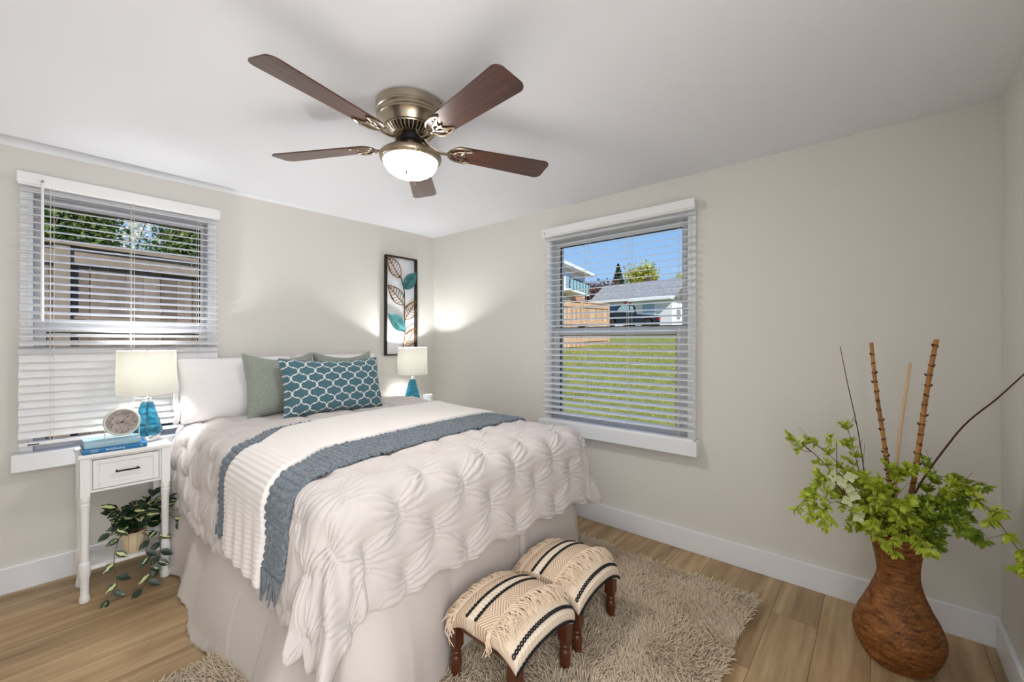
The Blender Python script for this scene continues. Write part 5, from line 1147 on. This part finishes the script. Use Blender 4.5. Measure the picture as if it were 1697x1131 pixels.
L_dark = leaf_mat('dark_green_leaf', (62, 88, 44), (140, 156, 84), 0.35); L_con = leaf_mat('blue_green_needle', (34, 52, 34), (84, 98, 66)); L_yel = leaf_mat('yellow_green_leaf', (150, 150, 52), (206, 200, 92)); L_pur = leaf_mat('plum_leaf', (92, 58, 54), (142, 100, 88)); L_wht = leaf_mat('white_blossom', (222, 214, 190), (250, 246, 230))
tree('leafy_tree', 'dense green tree behind the fence, at the left edge of the window', (-2.75, 6.4, 0.1), 4.1, (0.55, 0.6, 2.4), 6000, 0.045, L_dark, 1)
tree('leafy_tree', 'dense green tree behind the fence, left of the white-blossomed tree', (-2.0, 7.0, 0.1), 4.15, (0.62, 0.7, 2.7), 7000, 0.045, L_dark, 2)
tree('leafy_tree', 'dense green tree behind the fence, right of the white-blossomed tree', (-0.68, 6.4, 0.1), 3.75, (0.62, 0.7, 2.3), 7000, 0.045, L_dark, 3)
tree('blossom_tree', 'white-blossomed tree between the dense green trees behind the fence', (-1.15, 9.0, 0.1), 4.3, (0.62, 0.6, 1.9), 1100, 0.04, L_wht, 4, trunk=0.06)
tree('conifer', 'dark conifer rising behind the white house', (52.0, 24.2, 3.3), 8.8, (3.0, 2.1, 6.2), 9000, 0.20, L_con, 5, 'cone', 0.2)
tree('leafy_tree', 'tall yellow-green tree behind the roof ridge of the white house', (58.5, 23.6, 3.5), 9.6, (3.6, 3.0, 6.0), 9000, 0.18, L_yel, 6, trunk=0.25)
tree('plum_tree', 'plum-coloured tree between the tall building and the white house', (39.0, 19.8, 2.7), 5.6, (2.4, 2.2, 4.4), 8000, 0.12, L_pur, 7, trunk=0.2)
tree('leafy_tree', 'low yellow-green tree peeking over the right end of the white roof', (60.0, 16.8, 3.7), 7.0, (6.0, 3.0, 3.0), 8000, 0.18, L_yel, 8, trunk=0.2)

# a small house frame: local x along the front wall, y away from the viewer
def siding_mat(name, col, pitch=0.15):
    m = bpy.data.materials.new(name); m.use_nodes = True; t = NT(m); b = t.n['Principled BSDF']; sp = t.new('ShaderNodeSeparateXYZ'); t.link(t.coord(), sp.inputs[0])
    f = t.math('FRACT', t.math('DIVIDE', sp.outputs[2], pitch)); c = t.ramp(f, [(0.0, tuple(x * 0.72 for x in lin(col))), (0.12, lin(col))]); t.link(c, b.inputs['Base Color']); b.inputs['Roughness'].default_value = 0.8; return m
M_sid = siding_mat('white_lap_siding', (226, 226, 228)); M_roof = mat('grey_shingle_roof', (148, 146, 146), 0.95, noise=(5, 0.25)); M_housew = mat('house_white_trim', (232, 232, 232), 0.7); M_hglass = mat('house_window_glass', (150, 170, 186), 0.15)
M_reddoor = mat('coral_door', (204, 100, 96), 0.6)
p0 = np.array([28.98, 15.10]); p1 = np.array([28.32, 8.22]); ang = math.atan2(p1[1] - p0[1], p1[0] - p0[0]); LW = float(np.linalg.norm(p1 - p0)) + 0.2
house = thing('house', 'single-storey white house with a grey gable roof beyond the lawn', 'house', (p0[0], p0[1], 2.15), ang); DP = 4.3; EV = 2.35; RG = 3.95
g = G(); g.box(0.15, LW - 0.15, 0.35, DP, -0.5, EV); V = [(0.15, 0.35, EV), (0.15, DP, EV), (0.15, DP / 2 + .17, RG - 0.1), (0.5, 0.35, EV), (0.5, DP, EV), (0.5, DP / 2 + .17, RG - 0.1)]
g.add(V, [(2, 1, 0), (3, 4, 5), (3, 5, 2, 0), (2, 5, 4, 1)]); V = [(LW - 0.15, 0.35, EV), (LW - 0.15, DP, EV), (LW - 0.15, DP / 2 + .17, RG - 0.1), (LW - 0.5, 0.35, EV), (LW - 0.5, DP, EV), (LW - 0.5, DP / 2 + .17, RG - 0.1)]
g.add(V, [(0, 1, 2), (5, 4, 3), (0, 2, 5, 3), (1, 4, 5, 2)]); part('walls', g, M_sid, house, smooth=False)
g = G()   # roof: hip at the left end, gable at the right
A, B, C_, D_ = (-0.3, 0, EV), (LW + 0.25, 0, EV + 0.02), (LW + 0.25, DP + 0.35, EV), (-0.3, DP + 0.35, EV); R0, R1 = (-0.3, DP / 2 + .17, RG), (LW + 0.25, DP / 2 + .17, RG)
up = lambda p: (p[0], p[1], p[2] + 0.12); V = [A, B, C_, D_, R0, R1] + [up(p) for p in (A, B, C_, D_, R0, R1)]
g.add(V, [(6, 7, 11, 10), (7, 8, 11), (8, 9, 10, 11), (9, 6, 10), (0, 4, 5, 1), (2, 5, 4, 3), (3, 4, 0), (1, 5, 2), (0, 1, 7, 6), (1, 2, 8, 7), (2, 3, 9, 8), (3, 0, 6, 9)]); part('roof', g, M_roof, house, smooth=False)
g = G(); g.box(-0.3, LW + 0.25, -0.03, 0.0, EV - 0.02, EV + 0.14); g.box(3.7, LW + 0.1, -0.35, 0.3, EV - 0.12, EV + 0.05); part('eaves_board', g, M_housew, house, smooth=False)
g = G(); g.box(3.6, 4.0, DP / 2 + 0.4, DP / 2 + 0.8, RG - 0.6, RG + 0.45); part('chimney', g, M_bark, house, smooth=False)
for s0, s1, z0, z1 in ((4.6, 5.6, 0.7, 2.0), (0.5, 1.2, 0.8, 2.0), (1.5, 2.2, 0.8, 2.0)):
    g = G(); g.box(s0 - 0.08, s1 + 0.08, 0.29, 0.36, z0 - 0.08, z1 + 0.08); f = part('window', g, M_housew, house, smooth=False); g = G(); g.box(s0, s1, 0.27, 0.295, z0, (z0 + z1) / 2 - 0.02); g.box(s0, s1, 0.27, 0.295, (z0 + z1) / 2 + 0.02, z1); part('pane', g, M_hglass, f, smooth=False)
g = G(); g.box(2.95, 3.65, 0.28, 0.36, 0.0, 2.28); part('door', g, M_reddoor, house, smooth=False)
g = G(); g.box(LW - 0.16, LW - 0.02, 1.1, 1.5, 0.9, 1.5); part('utility_box', g, M_roof, house, smooth=False)
# tall building at the left of the view
M_pink = siding_mat('pale_peach_siding', (226, 200, 186), 0.2); M_salmon = siding_mat('salmon_brick_base', (206, 152, 128), 0.08); M_bal = mat('balcony_glass_rail', (150, 190, 196), 0.3)
q0 = np.array([24.49, 15.71]); q1 = np.array([31.6, 17.3]); ang2 = math.atan2(q1[1] - q0[1], q1[0] - q0[0]); LB = float(np.linalg.norm(q1 - q0))
apt = thing('apartment_building', 'tall peach-coloured building with a balcony at the left of the view', 'building', (q0[0], q0[1], 1.6), ang2)
g = G(); g.box(0, LB, 0, 7, -0.8, 3.7); part('lower_wall', g, M_salmon, apt, smooth=False); g = G(); g.box(0, LB, 0, 7, 3.7, 5.75); part('upper_wall', g, M_pink, apt, smooth=False)
g = G(); g.box(-0.6, LB + 0.7, -0.7, 7.6, 5.75, 6.0); part('roof', g, M_housew, apt, smooth=False)
g = G(); g.box(-0.2, LB * 0.62, -1.3, 0, 3.55, 3.72); bal = part('balcony', g, M_housew, apt, smooth=False); g = G(); g.box(-0.2, LB * 0.62, -1.3, -1.27, 3.76, 4.5); part('railing', g, M_bal, bal, smooth=False)
g = G()
for k in range(7): g.box(-0.2 + k * LB * 0.62 / 6, -0.15 + k * LB * 0.62 / 6, -1.33, -1.25, 3.72, 4.55)
g.box(-0.2, LB * 0.62, -1.33, -1.25, 4.5, 4.58); part('balcony_posts', g, M_black, bal, smooth=False)
for s0, s1, z0, z1 in ((LB * 0.30, LB * 0.44, 3.8, 5.4), (LB * 0.66, LB * 0.74, 4.0, 5.4), (LB * 0.80, LB * 0.90, 4.0, 5.4), (LB * 0.15, LB * 0.45, 1.5, 3.2)):
    g = G(); g.box(s0 - 0.1, s1 + 0.1, -0.05, 0.02, z0 - 0.1, z1 + 0.1); f = part('window', g, M_housew, apt, smooth=False); g = G(); g.box(s0, s1, -0.08, -0.045, z0, z1); part('pane', g, M_hglass, f, smooth=False)
# pickup
M_truck = mat('black_truck_paint', (13, 14, 17), 0.3, coat=0.25, spec=0.4); M_tglass = mat('truck_glass', (120, 140, 150), 0.1); M_tyre = mat('tyre_rubber', (24, 24, 24), 0.9); M_rim = mat('steel_wheel_rim', (176, 178, 182), 0.35, metal=0.8); M_tail = mat('red_tail_light', (196, 40, 48), 0.3)
tp = np.array([24.94, 9.07]); td = np.array([-0.920, 0.392]); ta = math.atan2(td[1], td[0])      # nose direction
trk = thing('pickup_truck', 'black pickup truck parked beside the end of the tan fence', 'pickup truck', (float(tp[0]), float(tp[1]), 2.02), ta)
# local: +x nose, rear axle at x=0, -y or +y sides
side = [(-1.05, 0.50), (-1.08, 0.72), (-1.05, 1.02), (0.95, 1.04), (0.98, 1.06), (1.10, 1.52), (1.25, 1.62), (2.20, 1.64), (2.40, 1.60), (2.95, 1.12), (3.95, 1.02), (4.15, 0.90), (4.22, 0.52), (3.70, 0.36), (-0.95, 0.38)]
def arch(cx):
    return [(cx + 0.45 * math.cos(a), 0.40 + 0.44 * math.sin(a)) for a in np.linspace(0, PI, 9)]
out = side[:13] + arch(3.15) + arch(0.0) + [(-0.95, 0.40)]
HWT = 0.92; g = G(); MS = Matrix.Rotation(PI / 2, 4, 'X')
g.prism(out, 2 * HWT, Matrix.Translation((0, HWT, 0)) @ MS); part('body', g, M_truck, trk, smooth=False, bevel=0.05)
g = G(); g.box(-0.95, 0.85, -HWT + 0.12, HWT - 0.12, 1.03, 1.05); part('bed_liner', g, M_tyre, trk, smooth=False)
for sgn in (-1, 1):
    for poly in ([(1.22, 1.14), (1.33, 1.54), (1.58, 1.56), (1.58, 1.13)], [(1.68, 1.13), (1.68, 1.56), (2.20, 1.57), (2.36, 1.50), (2.72, 1.14)]):
        g = G(); y0 = HWT + 0.012 if sgn > 0 else -HWT; g.prism(poly, 0.012, Matrix.Translation((0, y0, 0)) @ MS); part('side_window', g, M_tglass, trk, smooth=False)
    g = G(); g.box(-1.10, -0.94, sgn * HWT - 0.10, sgn * HWT + 0.02, 0.68, 0.98); part('tail_light', g, M_tail, trk, smooth=False, bevel=0.01)
    for wx in (0.0, 3.15):
        g = G(); MW = Matrix.Translation((wx, sgn * (HWT - 0.11), 0.375)) @ Matrix.Rotation(PI / 2, 4, 'X'); g.lathe([(0.22, -0.12), (0.35, -0.12), (0.375, -0.09), (0.375, 0.09), (0.35, 0.12), (0.22, 0.12)], 32); g.xf(MW); w_ = part('wheel', g, M_tyre, trk)
        g = G(); g.lathe([(0.001, -0.10), (0.08, -0.105), (0.20, -0.09), (0.23, -0.118), (0.23, 0.118), (0.20, 0.09), (0.08, 0.105), (0.001, 0.10)], 32, cap=False)
        for k in range(6):
            for zz_ in (-0.1, 0.1): a = k * PI / 3; g.tube([(0.06 * math.cos(a), 0.06 * math.sin(a), zz_), (0.21 * math.cos(a), 0.21 * math.sin(a), zz_)], 0.022, 6)
        g.xf(MW); part('rim', g, M_rim, w_)
g = G(); g.box(-1.18, -1.04, -0.85, 0.85, 0.48, 0.64); part('rear_bumper', g, M_rim, trk, smooth=False, bevel=0.02)
g = G(); g.prism([(1.13, 1.16), (1.22, 1.54), (1.235, 1.54), (1.145, 1.16)], 1.4, Matrix.Translation((-0.02, 0.7, 0)) @ MS); part('rear_window', g, M_tglass, trk, smooth=False)
